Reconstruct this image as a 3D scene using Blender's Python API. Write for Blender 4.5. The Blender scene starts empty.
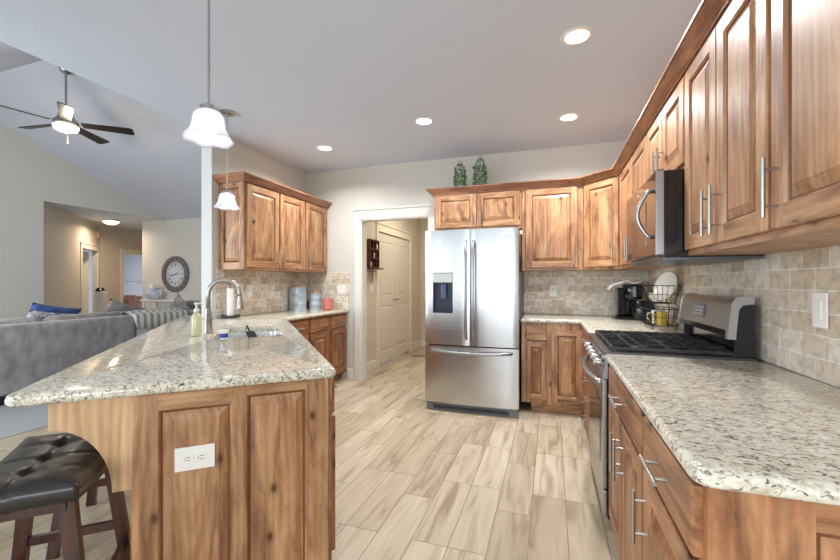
import bpy, bmesh, math, random
from mathutils import Vector, Matrix
random.seed(7)
C = bpy.context.scene
COL = C.collection
PI = math.pi
R = math.radians

# ------------------------------------------------------------------ camera
cam = bpy.data.cameras.new('camera')
cam.sensor_width = 36.0
cam.lens = 394.0/840*36
cam.shift_y = 0.0026
cam.clip_start = 0.02
camo = bpy.data.objects.new('camera', cam)
camo.location = (0, 0, 1.267)
camo.rotation_euler = (R(90), 0, 0.3207)
COL.objects.link(camo)
C.camera = camo

# ------------------------------------------------------------------ world, daylight, exposure
w = bpy.data.worlds.new('sky'); C.world = w; w.use_nodes = True
w.node_tree.nodes['Background'].inputs[0].default_value = (0.72, 0.85, 1.0, 1)
w.node_tree.nodes['Background'].inputs[1].default_value = 1.0
C.view_settings.view_transform = 'Standard'
C.view_settings.look = 'None'
C.view_settings.gamma = 1
C.view_settings.use_curve_mapping = False
C.view_settings.exposure = 0.15

def area(name, loc, rot, sx, sy, power, col=(1, 1, 1), parent=None, shape='RECTANGLE', spread=180):
    l = bpy.data.lights.new(name, 'AREA'); l.shape = shape; l.size = sx; l.size_y = sy
    l.energy = power; l.color = col; l.spread = R(spread)
    o = bpy.data.objects.new(name, l); o.location = loc; o.rotation_euler = rot
    COL.objects.link(o)
    if parent: o.parent = parent
    return o
# area lamps added before the unseen windows, standing in for daylight
DAY = (0.86, 0.93, 1.0)
area('unseen_window_fill', (-1.61, -3.10, 1.15), (R(80), 0, 0), 0.64, 1.9, 14, DAY, spread=150)
area('unseen_window_fill', (0.10, -3.10, 1.4), (R(80), 0, 0), 1.25, 1.6, 36, DAY, spread=150)
area('unseen_window_fill', (-5.6, -0.25, 1.5), (R(80), 0, 0), 4.2, 2.0, 125, DAY, spread=150)
area('unseen_window_fill', (-3.04, -1.75, 1.45), (R(80), 0, R(-90)), 2.3, 1.8, 84, DAY, spread=150)

# ------------------------------------------------------------------ helpers
def tag(o, label=None, cat=None, group=None, kind=None):
    if label: o['label'] = label
    if cat: o['category'] = cat
    if group: o['group'] = group
    if kind: o['kind'] = kind
    return o
def thing(name, label, cat, loc=(0, 0, 0), rotz=0.0, group=None):
    o = bpy.data.objects.new(name, None); COL.objects.link(o)
    o.location = loc; o.rotation_euler = (0, 0, rotz); o.empty_display_size = 0.1
    return tag(o, label, cat, group)
def part(name, bm, mats, parent=None, loc=(0, 0, 0), rotz=0.0, smooth=False, rot=None):
    me = bpy.data.meshes.new(name)
    bmesh.ops.recalc_face_normals(bm, faces=bm.faces)
    bm.to_mesh(me); bm.free()
    if not isinstance(mats, (list, tuple)): mats = [mats]
    for m in mats: me.materials.append(m)
    o = bpy.data.objects.new(name, me); COL.objects.link(o)
    o.location = loc; o.rotation_euler = rot if rot else (0, 0, rotz)
    if parent: o.parent = parent
    if smooth:
        for p in me.polygons: p.use_smooth = True
        if smooth != 'all':
            me.set_sharp_from_angle(angle=R(38))
    return o
def struct(name, bm, mats, **k):
    o = part(name, bm, mats, **k); o['kind'] = 'structure'; return o
def dup(root, loc, rotz=None, label=None):
    r = root.copy(); COL.objects.link(r); r.location = loc
    if rotz is not None: r.rotation_euler = (0, 0, rotz)
    if label: r['label'] = label
    for ch in list(root.children):
        c = ch.copy(); COL.objects.link(c); c.parent = r
        for g in list(ch.children):
            d = g.copy(); COL.objects.link(d); d.parent = c
    return r
def NB(): return bmesh.new()
def face(bm, vs, mi=0):
    f = bm.faces.new(vs); f.material_index = mi; return f
def box(bm, x0, x1, y0, y1, z0, z1, mi=0, M=None, bev=0.0):
    vs = [Vector((x, y, z)) for z in (z0, z1) for y in (y0, y1) for x in (x0, x1)]
    if M: vs = [M @ v for v in vs]
    v = [bm.verts.new(p) for p in vs]
    fs = [face(bm, [v[i] for i in q], mi) for q in ((0,2,3,1),(4,5,7,6),(0,1,5,4),(2,6,7,3),(0,4,6,2),(1,3,7,5))]
    if bev:
        es = list({e for f in fs for e in f.edges})
        r = bmesh.ops.bevel(bm, geom=es, offset=bev, segments=2, affect='EDGES', profile=0.6)
        for f in r['faces']: f.material_index = mi
    return v
def ring_lathe(bm, prof, seg=24, mi=0, M=None, cap=True):
    rows = []
    for r, z in prof:
        if r < 1e-6:
            p = Vector((0, 0, z)); p = M @ p if M else p
            rows.append([bm.verts.new(p)])
        else:
            row = []
            for i in range(seg):
                a = 2*PI*i/seg; p = Vector((r*math.cos(a), r*math.sin(a), z))
                row.append(bm.verts.new(M @ p if M else p))
            rows.append(row)
    for a, b in zip(rows, rows[1:]):
        if len(a) == 1 and len(b) == 1: continue
        for i in range(seg):
            j = (i+1) % seg
            if len(a) == 1: face(bm, [a[0], b[i], b[j]], mi)
            elif len(b) == 1: face(bm, [a[i], a[j], b[0]], mi)
            else: face(bm, [a[i], a[j], b[j], b[i]], mi)
    if cap:
        for row in (rows[0], rows[-1]):
            if len(row) > 2: face(bm, row, mi)
def tube(bm, pts, r, seg=10, mi=0, closed=False, sx=1.0, sy=1.0):
    pts = [Vector(p) for p in pts]; n = len(pts); rows = []
    rr = r if isinstance(r, (list, tuple)) else [r]*n
    up = None
    for i, p in enumerate(pts):
        if closed: t = (pts[(i+1) % n]-pts[i-1])
        elif i == 0: t = pts[1]-p
        elif i == n-1: t = p-pts[i-1]
        else: t = (pts[i+1]-p).normalized()+(p-pts[i-1]).normalized()
        t.normalize()
        if up is None:
            up = Vector((0, 0, 1)) if abs(t.z) < 0.9 else Vector((1, 0, 0))
        a = up.cross(t)
        if a.length < 1e-4: a = Vector((0, 1, 0)).cross(t)
        a.normalize(); b = t.cross(a).normalized(); up = b
        rows.append([bm.verts.new(p + (a*math.cos(2*PI*k/seg)*sx + b*math.sin(2*PI*k/seg)*sy)*rr[i]) for k in range(seg)])
    m = n if closed else n-1
    for i in range(m):
        A, B = rows[i], rows[(i+1) % n]
        for k in range(seg):
            j = (k+1) % seg; face(bm, [A[k], A[j], B[j], B[k]], mi)
    if not closed:
        face(bm, rows[0], mi); face(bm, rows[-1], mi)
def prism(bm, poly, z0, z1, mi=0, M=None):
    lo = [Vector((x, y, z0)) for x, y in poly]; hi = [Vector((x, y, z1)) for x, y in poly]
    if M: lo = [M@p for p in lo]; hi = [M@p for p in hi]
    a = [bm.verts.new(p) for p in lo]; b = [bm.verts.new(p) for p in hi]; n = len(poly)
    face(bm, a, mi); face(bm, b, mi)
    for i in range(n): face(bm, [a[i], a[(i+1) % n], b[(i+1) % n], b[i]], mi)
def sweep(bm, path, prof, mi=0, closed=False):
    """profile (outward to the right of the heading, z) swept along a 2D path with mitred corners"""
    P = [Vector((p[0], p[1])) for p in path]; n = len(P); rows = []
    for i in range(n):
        if closed or 0 < i < n-1:
            d0 = (P[i]-P[i-1]).normalized(); d1 = (P[(i+1) % n]-P[i]).normalized()
        elif i == 0: d0 = d1 = (P[1]-P[0]).normalized()
        else: d0 = d1 = (P[i]-P[i-1]).normalized()
        n0 = Vector((d0.y, -d0.x)); n1 = Vector((d1.y, -d1.x)); m = (n0+n1)
        m = m/(m.length_squared)*2 if m.length > 1e-6 else n0
        rows.append([bm.verts.new((P[i].x+m.x*o, P[i].y+m.y*o, z)) for o, z in prof])
    k = len(prof)
    for i in range(n if closed else n-1):
        A, B = rows[i], rows[(i+1) % n]
        for j in range(k): face(bm, [A[j], A[(j+1) % k], B[(j+1) % k], B[j]], mi)
    if not closed: face(bm, rows[0], mi); face(bm, rows[-1], mi)
def round_poly(poly, rads, seg=6):
    out = []; n = len(poly)
    for i in range(n):
        p = Vector(poly[i]); a = Vector(poly[i-1]); b = Vector(poly[(i+1) % n]); r = rads[i] if isinstance(rads, (list, tuple)) else rads
        if r <= 0: out.append(tuple(p)); continue
        u = (a-p).normalized(); v = (b-p).normalized(); ang = u.angle(v); t = r/math.tan(ang/2)
        t = min(t, (a-p).length*0.49, (b-p).length*0.49); r2 = t*math.tan(ang/2)
        c = p+(u+v).normalized()*(r2/math.sin(ang/2)); s = p+u*t-c; e = p+v*t-c
        a0 = math.atan2(s.y, s.x); a1 = math.atan2(e.y, e.x); d = (a1-a0+PI) % (2*PI)-PI
        for k in range(seg+1): out.append((c.x+r2*math.cos(a0+d*k/seg), c.y+r2*math.sin(a0+d*k/seg)))
    return out
def area2(p): return sum(p[i-1][0]*p[i][1]-p[i][0]*p[i-1][1] for i in range(len(p)))
def inset(poly, d):
    if area2(poly) < 0: d = -d
    P = [Vector(p) for p in poly]; n = len(P); out = []
    for i in range(n):
        d0 = (P[i]-P[i-1]).normalized(); d1 = (P[(i+1) % n]-P[i]).normalized()
        n0 = Vector((-d0.y, d0.x)); n1 = Vector((-d1.y, d1.x)); m = n0+n1; m = m*2/m.length_squared
        out.append((P[i].x+m.x*d, P[i].y+m.y*d))
    return out
def slab(bm, outer, holes, z0, z1, r=0.017, seg=4):
    """stone slab with rounded (bullnose) edges and optional holes"""
    tops = []; bots = []
    def loop(poly, z): return [bm.verts.new((x, y, z)) for x, y in poly]
    def stitch(rings):
        for A, B in zip(rings, rings[1:]):
            n = len(A)
            for i in range(n): face(bm, [A[i], A[(i+1) % n], B[(i+1) % n], B[i]])
    prof = [(r-r*math.sin(PI/2*k/seg), z1-r+r*math.cos(PI/2*k/seg)) for k in range(seg+1)]
    prof += [(r-r*math.cos(PI/2*k/seg), z0+r-r*math.sin(PI/2*k/seg)) for k in range(seg+1)]
    rings = [loop(inset(outer, d), z) for d, z in prof]; stitch(rings); tops.append(rings[0]); bots.append(rings[-1])
    for h in holes:
        rr = 0.006
        pr = [(-rr, z1), (-rr*0.3, z1-rr*0.3), (0, z1-rr), (0, z0)]
        rings = [loop(inset(h, d), z) for d, z in pr]; stitch(rings); tops.append(rings[0]); bots.append(rings[-1])
    for S in (tops, bots):
        es = []
        for L in S:
            for i in range(len(L)): es.append(bm.edges.get((L[i], L[(i+1) % len(L)])) or bm.edges.new((L[i], L[(i+1) % len(L)])))
        bmesh.ops.triangle_fill(bm, edges=es, use_beauty=True)

# ------------------------------------------------------------------ materials
def newmat(name):
    m = bpy.data.materials.new(name); m.use_nodes = True
    nt = m.node_tree; nt.nodes.clear()
    out = nt.nodes.new('ShaderNodeOutputMaterial'); b = nt.nodes.new('ShaderNodeBsdfPrincipled')
    nt.links.new(b.outputs[0], out.inputs[0]); return m, nt, b
def rgb(r, g, b):
    f = lambda c: ((c/255)/12.92 if c/255 <= 0.04045 else ((c/255+0.055)/1.055)**2.4)
    return (f(r), f(g), f(b), 1)
def plain(name, col, rough=0.5, metal=0.0, coat=0.0, bump=0.0, bscale=80, emit=None, es=0, trans=0, alpha=1, spec=0.5, ior=1.45, var=0.0):
    m, nt, b = newmat(name)
    b.inputs['Base Color'].default_value = col; b.inputs['Roughness'].default_value = rough
    b.inputs['Metallic'].default_value = metal; b.inputs['Coat Weight'].default_value = coat
    b.inputs['Specular IOR Level'].default_value = spec; b.inputs['IOR'].default_value = ior
    b.inputs['Transmission Weight'].default_value = trans; b.inputs['Alpha'].default_value = alpha
    if emit: b.inputs['Emission Color'].default_value = emit; b.inputs['Emission Strength'].default_value = es
    N, L = nt.nodes, nt.links
    tc = N.new('ShaderNodeTexCoord'); n = N.new('ShaderNodeTexNoise'); n.inputs['Scale'].default_value = bscale; n.inputs['Detail'].default_value = 3
    L.new(tc.outputs['Object'], n.inputs['Vector'])
    if bump:
        bp = N.new('ShaderNodeBump'); bp.inputs['Strength'].default_value = bump; bp.inputs['Distance'].default_value = 0.004
        L.new(n.outputs['Fac'], bp.inputs['Height']); L.new(bp.outputs[0], b.inputs['Normal'])
    if var:
        mx = N.new('ShaderNodeMix'); mx.data_type = 'RGBA'
        mx.inputs['A'].default_value = tuple(c*(1-var) for c in col[:3])+(1,); mx.inputs['B'].default_value = tuple(min(1, c*(1+var)) for c in col[:3])+(1,)
        L.new(n.outputs['Fac'], mx.inputs['Factor']); L.new(mx.outputs['Result'], b.inputs['Base Color'])
    return m
def ramp(N, stops, interp='LINEAR'):
    r = N.new('ShaderNodeValToRGB'); e = r.color_ramp.elements; r.color_ramp.interpolation = interp
    while len(e) < len(stops): e.new(0.5)
    for i, (p, c) in enumerate(stops): e[i].position = p; e[i].color = c
    return r
def wood(name, axis, c_dark, c_mid, c_light, knot=True, rough=0.42, boards=0.085):
    """knotty alder, grain along the given object axis"""
    m, nt, b = newmat(name); N, L = nt.nodes, nt.links
    tc = N.new('ShaderNodeTexCoord'); oi = N.new('ShaderNodeObjectInfo')
    off = N.new('ShaderNodeVectorMath'); off.operation = 'SCALE'; off.inputs[0].default_value = (13.1, 7.7, 9.3)
    L.new(oi.outputs['Random'], off.inputs['Scale'])
    ad = N.new('ShaderNodeVectorMath'); ad.operation = 'ADD'; L.new(tc.outputs['Object'], ad.inputs[0]); L.new(off.outputs[0], ad.inputs[1])
    def mapped(across, along):
        mp = N.new('ShaderNodeMapping'); s = [across]*3; s['xyz'.index(axis)] = along
        mp.inputs['Scale'].default_value = s; L.new(ad.outputs[0], mp.inputs['Vector']); return mp.outputs[0]
    def noise(vec, scale, detail=4, dist=0.0, rough_=0.55):
        n = N.new('ShaderNodeTexNoise'); n.inputs['Scale'].default_value = scale; n.inputs['Detail'].default_value = detail
        n.inputs['Distortion'].default_value = dist; n.inputs['Roughness'].default_value = rough_
        L.new(vec, n.inputs['Vector']); return n.outputs['Fac']
    v1 = mapped(6.0, 1.15)
    n1 = noise(v1, 1.5, 7, 1.4, 0.68)
    r1 = ramp(N, [(0.30, c_dark), (0.46, c_mid), (0.64, c_light)]); L.new(n1, r1.inputs[0])
    # fine grain
    v2 = mapped(120, 5.0); n2 = noise(v2, 1.5, 5, 0.3, 0.7)
    mr = N.new('ShaderNodeMapRange'); mr.inputs['From Min'].default_value = 0.3; mr.inputs['From Max'].default_value = 0.7
    mr.inputs['To Min'].default_value = 0.89; mr.inputs['To Max'].default_value = 1.07; L.new(n2, mr.inputs['Value'])
    # glued-up board tone
    sp = N.new('ShaderNodeSeparateXYZ'); L.new(ad.outputs[0], sp.inputs[0])
    ax = 'Z' if axis != 'z' else 'X'
    sm = N.new('ShaderNodeMath'); sm.operation = 'ADD'; L.new(sp.outputs[ax], sm.inputs[0])
    if axis == 'z': L.new(sp.outputs['Y'], sm.inputs[1])
    dv = N.new('ShaderNodeMath'); dv.operation = 'DIVIDE'; dv.inputs[1].default_value = boards; L.new(sm.outputs[0], dv.inputs[0])
    fl = N.new('ShaderNodeMath'); fl.operation = 'FLOOR'; L.new(dv.outputs[0], fl.inputs[0])
    wn = N.new('ShaderNodeTexWhiteNoise'); wn.noise_dimensions = '1D'; L.new(fl.outputs[0], wn.inputs['W'])
    mr2 = N.new('ShaderNodeMapRange'); mr2.inputs['To Min'].default_value = 0.86; mr2.inputs['To Max'].default_value = 1.10; L.new(wn.outputs['Value'], mr2.inputs['Value'])
    mu = N.new('ShaderNodeMath'); mu.operation = 'MULTIPLY'; L.new(mr.outputs[0], mu.inputs[0]); L.new(mr2.outputs[0], mu.inputs[1])
    sc = N.new('ShaderNodeVectorMath'); sc.operation = 'SCALE'; L.new(r1.outputs[0], sc.inputs[0]); L.new(mu.outputs[0], sc.inputs['Scale'])
    col = sc.outputs[0]
    # cathedral figure lines in the plane of the board
    uu = sm.outputs[0] if axis == 'z' else None
    if uu is None:
        s2_ = N.new('ShaderNodeMath'); s2_.operation = 'ADD'; L.new(sp.outputs['Z'], s2_.inputs[0]); L.new(sp.outputs['Y' if axis == 'x' else 'X'], s2_.inputs[1]); uu = s2_.outputs[0]
    vv = sp.outputs[axis.upper()]
    def uv(su, sv):
        a = N.new('ShaderNodeMath'); a.operation = 'MULTIPLY'; a.inputs[1].default_value = su; L.new(uu, a.inputs[0])
        b2 = N.new('ShaderNodeMath'); b2.operation = 'MULTIPLY'; b2.inputs[1].default_value = sv; L.new(vv, b2.inputs[0])
        c2 = N.new('ShaderNodeCombineXYZ'); L.new(a.outputs[0], c2.inputs[0]); L.new(b2.outputs[0], c2.inputs[1]); return c2.outputs[0]
    wv = N.new('ShaderNodeTexWave'); wv.bands_direction = 'X'; wv.inputs['Scale'].default_value = 1.0; wv.inputs['Distortion'].default_value = 9.0
    wv.inputs['Detail'].default_value = 2.0; wv.inputs['Detail Scale'].default_value = 0.8; L.new(uv(11, 1.6), wv.inputs['Vector'])
    wr = N.new('ShaderNodeMapRange'); wr.inputs['To Min'].default_value = 0.84; wr.inputs['To Max'].default_value = 1.05; L.new(wv.outputs['Fac'], wr.inputs['Value'])
    sc2 = N.new('ShaderNodeVectorMath'); sc2.operation = 'SCALE'; L.new(col, sc2.inputs[0]); L.new(wr.outputs[0], sc2.inputs['Scale']); col = sc2.outputs[0]
    if knot:
        vo = N.new('ShaderNodeTexVoronoi'); vo.voronoi_dimensions = '2D'; vo.inputs['Scale'].default_value = 1.0; L.new(uv(5.6, 3.4), vo.inputs['Vector'])
        kr = ramp(N, [(0.0, (1, 1, 1, 1)), (0.04, (0.9, 0.9, 0.9, 1)), (0.075, (0.30, 0.30, 0.30, 1)), (0.16, (0.0, 0.0, 0.0, 1))]); L.new(vo.outputs['Distance'], kr.inputs[0])
        sx_ = N.new('ShaderNodeSeparateXYZ'); L.new(vo.outputs['Color'], sx_.inputs[0])
        gt = N.new('ShaderNodeMath'); gt.operation = 'GREATER_THAN'; gt.inputs[1].default_value = 0.62; L.new(sx_.outputs[0], gt.inputs[0])
        km = N.new('ShaderNodeMath'); km.operation = 'MULTIPLY'; L.new(kr.outputs[0], km.inputs[0]); L.new(gt.outputs[0], km.inputs[1])
        mx = N.new('ShaderNodeMix'); mx.data_type = 'RGBA'; L.new(km.outputs[0], mx.inputs['Factor']); L.new(col, mx.inputs['A'])
        mx.inputs['B'].default_value = rgb(78, 42, 24); col = mx.outputs['Result']
        # dark mineral streaks
        n3 = noise(mapped(4.5, 1.1), 1.0, 5, 2.2); sr = ramp(N, [(0.56, (0, 0, 0, 1)), (0.68, (0.65, 0.65, 0.65, 1))]); L.new(n3, sr.inputs[0])
        mx2 = N.new('ShaderNodeMix'); mx2.data_type = 'RGBA'; L.new(sr.outputs[0], mx2.inputs['Factor']); L.new(col, mx2.inputs['A'])
        mx2.inputs['B'].default_value = c_dark; col = mx2.outputs['Result']
    L.new(col, b.inputs['Base Color'])
    b.inputs['Roughness'].default_value = rough; b.inputs['Coat Weight'].default_value = 0.18; b.inputs['Coat Roughness'].default_value = 0.32
    bp = N.new('ShaderNodeBump'); bp.inputs['Strength'].default_value = 0.05; bp.inputs['Distance'].default_value = 0.003
    L.new(n2, bp.inputs['Height']); L.new(bp.outputs[0], b.inputs['Normal'])
    return m
WD, WM, WL = rgb(112, 68, 42), rgb(172, 124, 84), rgb(202, 157, 114)
wz = wood('alder_vertical', 'z', WD, WM, WL); wx = wood('alder_horizontal', 'x', WD, WM, WL); wy = wood('alder_depth', 'y', WD, WM, WL)
RD, RM, RL = rgb(104, 60, 34), rgb(156, 102, 64), rgb(188, 136, 94)
rz = wood('alder_amber_vertical', 'z', RD, RM, RL); rx = wood('alder_amber_horizontal', 'x', RD, RM, RL)
crown_m = wood('alder_crown', 'x', rgb(100, 60, 38), rgb(146, 96, 64), rgb(178, 128, 92))
crown_my = wood('alder_crown_depth', 'y', rgb(100, 60, 38), rgb(146, 96, 64), rgb(178, 128, 92))
pale_z = wood('maple_panel', 'z', rgb(200, 156, 112), rgb(214, 172, 128), rgb(222, 184, 142), knot=False)
espresso = wood('espresso_wood', 'z', rgb(38, 18, 12), rgb(62, 30, 20), rgb(84, 42, 28), knot=False, rough=0.28)
dark_red = wood('cherry_wood', 'x', rgb(52, 22, 14), rgb(84, 38, 24), rgb(104, 52, 34), knot=False)
groove_shade = plain('groove_shade_tone', rgb(120, 72, 42), 0.4, var=0.2, bscale=30)  # dark tone painted into the door grooves to stand in for their shade
void_m = plain('dark_gap', rgb(22, 18, 15), 0.9)
steel_handle = plain('brushed_nickel', rgb(176, 173, 166), 0.36, 1.0, bump=0.02, bscale=200)
chrome = plain('chrome', rgb(215, 215, 215), 0.12, 1.0)
black_gloss = plain('black_gloss', rgb(12, 12, 14), 0.16, coat=0.4)
black_matte = plain('black_matte', rgb(24, 24, 26), 0.55, bump=0.1)
iron = plain('cast_iron', rgb(44, 45, 48), 0.42, 0.2, bump=0.25, bscale=220)
white_pl = plain('white_plastic', rgb(236, 233, 226), 0.35)
wall_m = plain('wall_paint', rgb(208, 205, 196), 0.7, bump=0.12, bscale=140)
wall_warm = plain('hall_paint', rgb(212, 200, 182), 0.7, bump=0.12, bscale=140)
ceil_m = plain('ceiling_paint', rgb(210, 218, 232), 0.85, bump=0.25, bscale=60)
vault_m = plain('vault_paint', rgb(204, 206, 214), 0.85, bump=0.2, bscale=60)
trim_m = plain('white_trim', rgb(226, 224, 214), 0.4)
door_m = plain('door_paint', rgb(222, 212, 196), 0.4)

def stainless(name, axis=2, base=(0.56, 0.57, 0.59, 1), rough=0.22):
    m, nt, b = newmat(name); N, L = nt.nodes, nt.links
    b.inputs['Base Color'].default_value = base; b.inputs['Metallic'].default_value = 1; b.inputs['Roughness'].default_value = rough
    tc = N.new('ShaderNodeTexCoord'); mp = N.new('ShaderNodeMapping'); mp.inputs['Scale'].default_value = (3, 260, 260) if axis == 0 else (6.0, 6.0, 0.7)
    n = N.new('ShaderNodeTexNoise'); n.inputs['Scale'].default_value = 1.0; n.inputs['Detail'].default_value = 2
    L.new(tc.outputs['Object'], mp.inputs[0]); L.new(mp.outputs[0], n.inputs[0])
    bp = N.new('ShaderNodeBump'); bp.inputs['Strength'].default_value = 0.16; bp.inputs['Distance'].default_value = 0.010
    L.new(n.outputs['Fac'], bp.inputs['Height']); L.new(bp.outputs[0], b.inputs['Normal'])
    mp2 = N.new('ShaderNodeMapping'); mp2.inputs['Scale'].default_value = (2, 2, 400); n2 = N.new('ShaderNodeTexNoise'); n2.inputs['Scale'].default_value = 1.0
    L.new(tc.outputs['Object'], mp2.inputs[0]); L.new(mp2.outputs[0], n2.inputs[0])
    mr = N.new('ShaderNodeMapRange'); mr.inputs['To Min'].default_value = rough-0.06; mr.inputs['To Max'].default_value = rough+0.10
    L.new(n2.outputs['Fac'], mr.inputs[0]); L.new(mr.outputs[0], b.inputs['Roughness'])
    return m
steel = stainless('stainless_steel')
steel_plain = plain('steel_satin', rgb(168, 168, 168), 0.3, 1.0, bump=0.02, bscale=150)
steel_brown = plain('steel_brown_reflection', rgb(132, 122, 116), 0.14, 1.0)  # brown of the reflected cabinets put into the steel colour
grey_side = plain('appliance_grey', rgb(96, 98, 100), 0.45, 0.3, bump=0.1, bscale=300)

def granite():
    m, nt, b = newmat('granite'); N, L = nt.nodes, nt.links
    tc = N.new('ShaderNodeTexCoord')
    mp = N.new('ShaderNodeMapping'); mp.inputs['Rotation'].default_value = (0, 0, R(38)); mp.inputs['Scale'].default_value = (1.0, 1.9, 1.3)
    L.new(tc.outputs['Object'], mp.inputs[0])
    def noise(s, d, dist=0.0, src=None):
        n = N.new('ShaderNodeTexNoise'); n.inputs['Scale'].default_value = s; n.inputs['Detail'].default_value = d; n.inputs['Distortion'].default_value = dist
        L.new(src or mp.outputs[0], n.inputs['Vector']); return n.outputs['Fac']
    def mix(fac, a, c):
        x = N.new('ShaderNodeMix'); x.data_type = 'RGBA'; L.new(fac, x.inputs['Factor'])
        L.new(a, x.inputs['A']) if not isinstance(a, tuple) else setattr(x.inputs['A'], 'default_value', a)
        x.inputs['B'].default_value = c; return x.outputs['Result']
    base = ramp(N, [(0.28, rgb(186, 172, 146)), (0.42, rgb(212, 205, 184)), (0.55, rgb(226, 221, 204)), (0.75, rgb(234, 232, 224))])
    L.new(noise(42, 4, 0.8), base.inputs[0]); c = base.outputs[0]
    def layer(s, d, lo, hi, col, dist=0.6, amt=1.0):
        nonlocal c
        r = ramp(N, [(lo, (0, 0, 0, 1)), (hi, (amt, amt, amt, 1))]); L.new(noise(s, d, dist), r.inputs[0]); c = mix(r.outputs[0], c, col)
    layer(20, 5, 0.55, 0.66, rgb(180, 156, 132), 1.2, 0.45)
    layer(30, 6, 0.565, 0.64, rgb(140, 134, 122), 1.4, 0.75)
    layer(54, 5, 0.585, 0.635, rgb(104, 90, 78), 1.0, 0.8)
    layer(46, 6, 0.62, 0.655, rgb(44, 50, 50), 1.2, 0.9)
    L.new(c, b.inputs['Base Color']); b.inputs['Roughness'].default_value = 0.09; b.inputs['Specular IOR Level'].default_value = 0.55
    return m
granite_m = granite()

def tile_mat(name, uaxis):
    m, nt, b = newmat(name); N, L = nt.nodes, nt.links
    tc = N.new('ShaderNodeTexCoord'); sp = N.new('ShaderNodeSeparateXYZ'); L.new(tc.outputs['Object'], sp.inputs[0])
    cb = N.new('ShaderNodeCombineXYZ'); L.new(sp.outputs[uaxis], cb.inputs[0])
    sb = N.new('ShaderNodeMath'); sb.operation = 'SUBTRACT'; sb.inputs[1].default_value = 0.915-0.0805*10; L.new(sp.outputs['Z'], sb.inputs[0]); L.new(sb.outputs[0], cb.inputs[1])
    br = N.new('ShaderNodeTexBrick'); br.inputs['Scale'].default_value = 1; br.inputs['Brick Width'].default_value = 0.157; br.inputs['Row Height'].default_value = 0.0805
    br.inputs['Mortar Size'].default_value = 0.0028; br.inputs['Mortar Smooth'].default_value = 0.2; br.offset = 0.5
    br.inputs['Color1'].default_value = rgb(200, 180, 154); br.inputs['Color2'].default_value = rgb(228, 221, 208); br.inputs['Mortar'].default_value = rgb(236, 233, 224)
    br.inputs['Bias'].default_value = 0.05
    L.new(cb.outputs[0], br.inputs[0])
    n = N.new('ShaderNodeTexNoise'); n.inputs['Scale'].default_value = 28; n.inputs['Detail'].default_value = 5; L.new(tc.outputs['Object'], n.inputs[0])
    r = ramp(N, [(0.34, (0.74, 0.72, 0.70, 1)), (0.56, (1.02, 1.02, 1.02, 1))]); L.new(n.outputs['Fac'], r.inputs[0])
    mx = N.new('ShaderNodeMix'); mx.data_type = 'RGBA'; mx.blend_type = 'MULTIPLY'; mx.inputs['Factor'].default_value = 1; L.new(br.outputs['Color'], mx.inputs['A']); L.new(r.outputs[0], mx.inputs['B'])
    L.new(mx.outputs['Result'], b.inputs['Base Color']); b.inputs['Roughness'].default_value = 0.45
    iv = N.new('ShaderNodeMath'); iv.operation = 'SUBTRACT'; iv.inputs[0].default_value = 1; L.new(br.outputs['Fac'], iv.inputs[1])
    bp = N.new('ShaderNodeBump'); bp.inputs['Strength'].default_value = 0.5; bp.inputs['Distance'].default_value = 0.003; L.new(iv.outputs[0], bp.inputs['Height']); L.new(bp.outputs[0], b.inputs['Normal'])
    return m
tile_x = tile_mat('travertine_tile_x', 'X'); tile_y = tile_mat('travertine_tile_y', 'Y')

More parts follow.
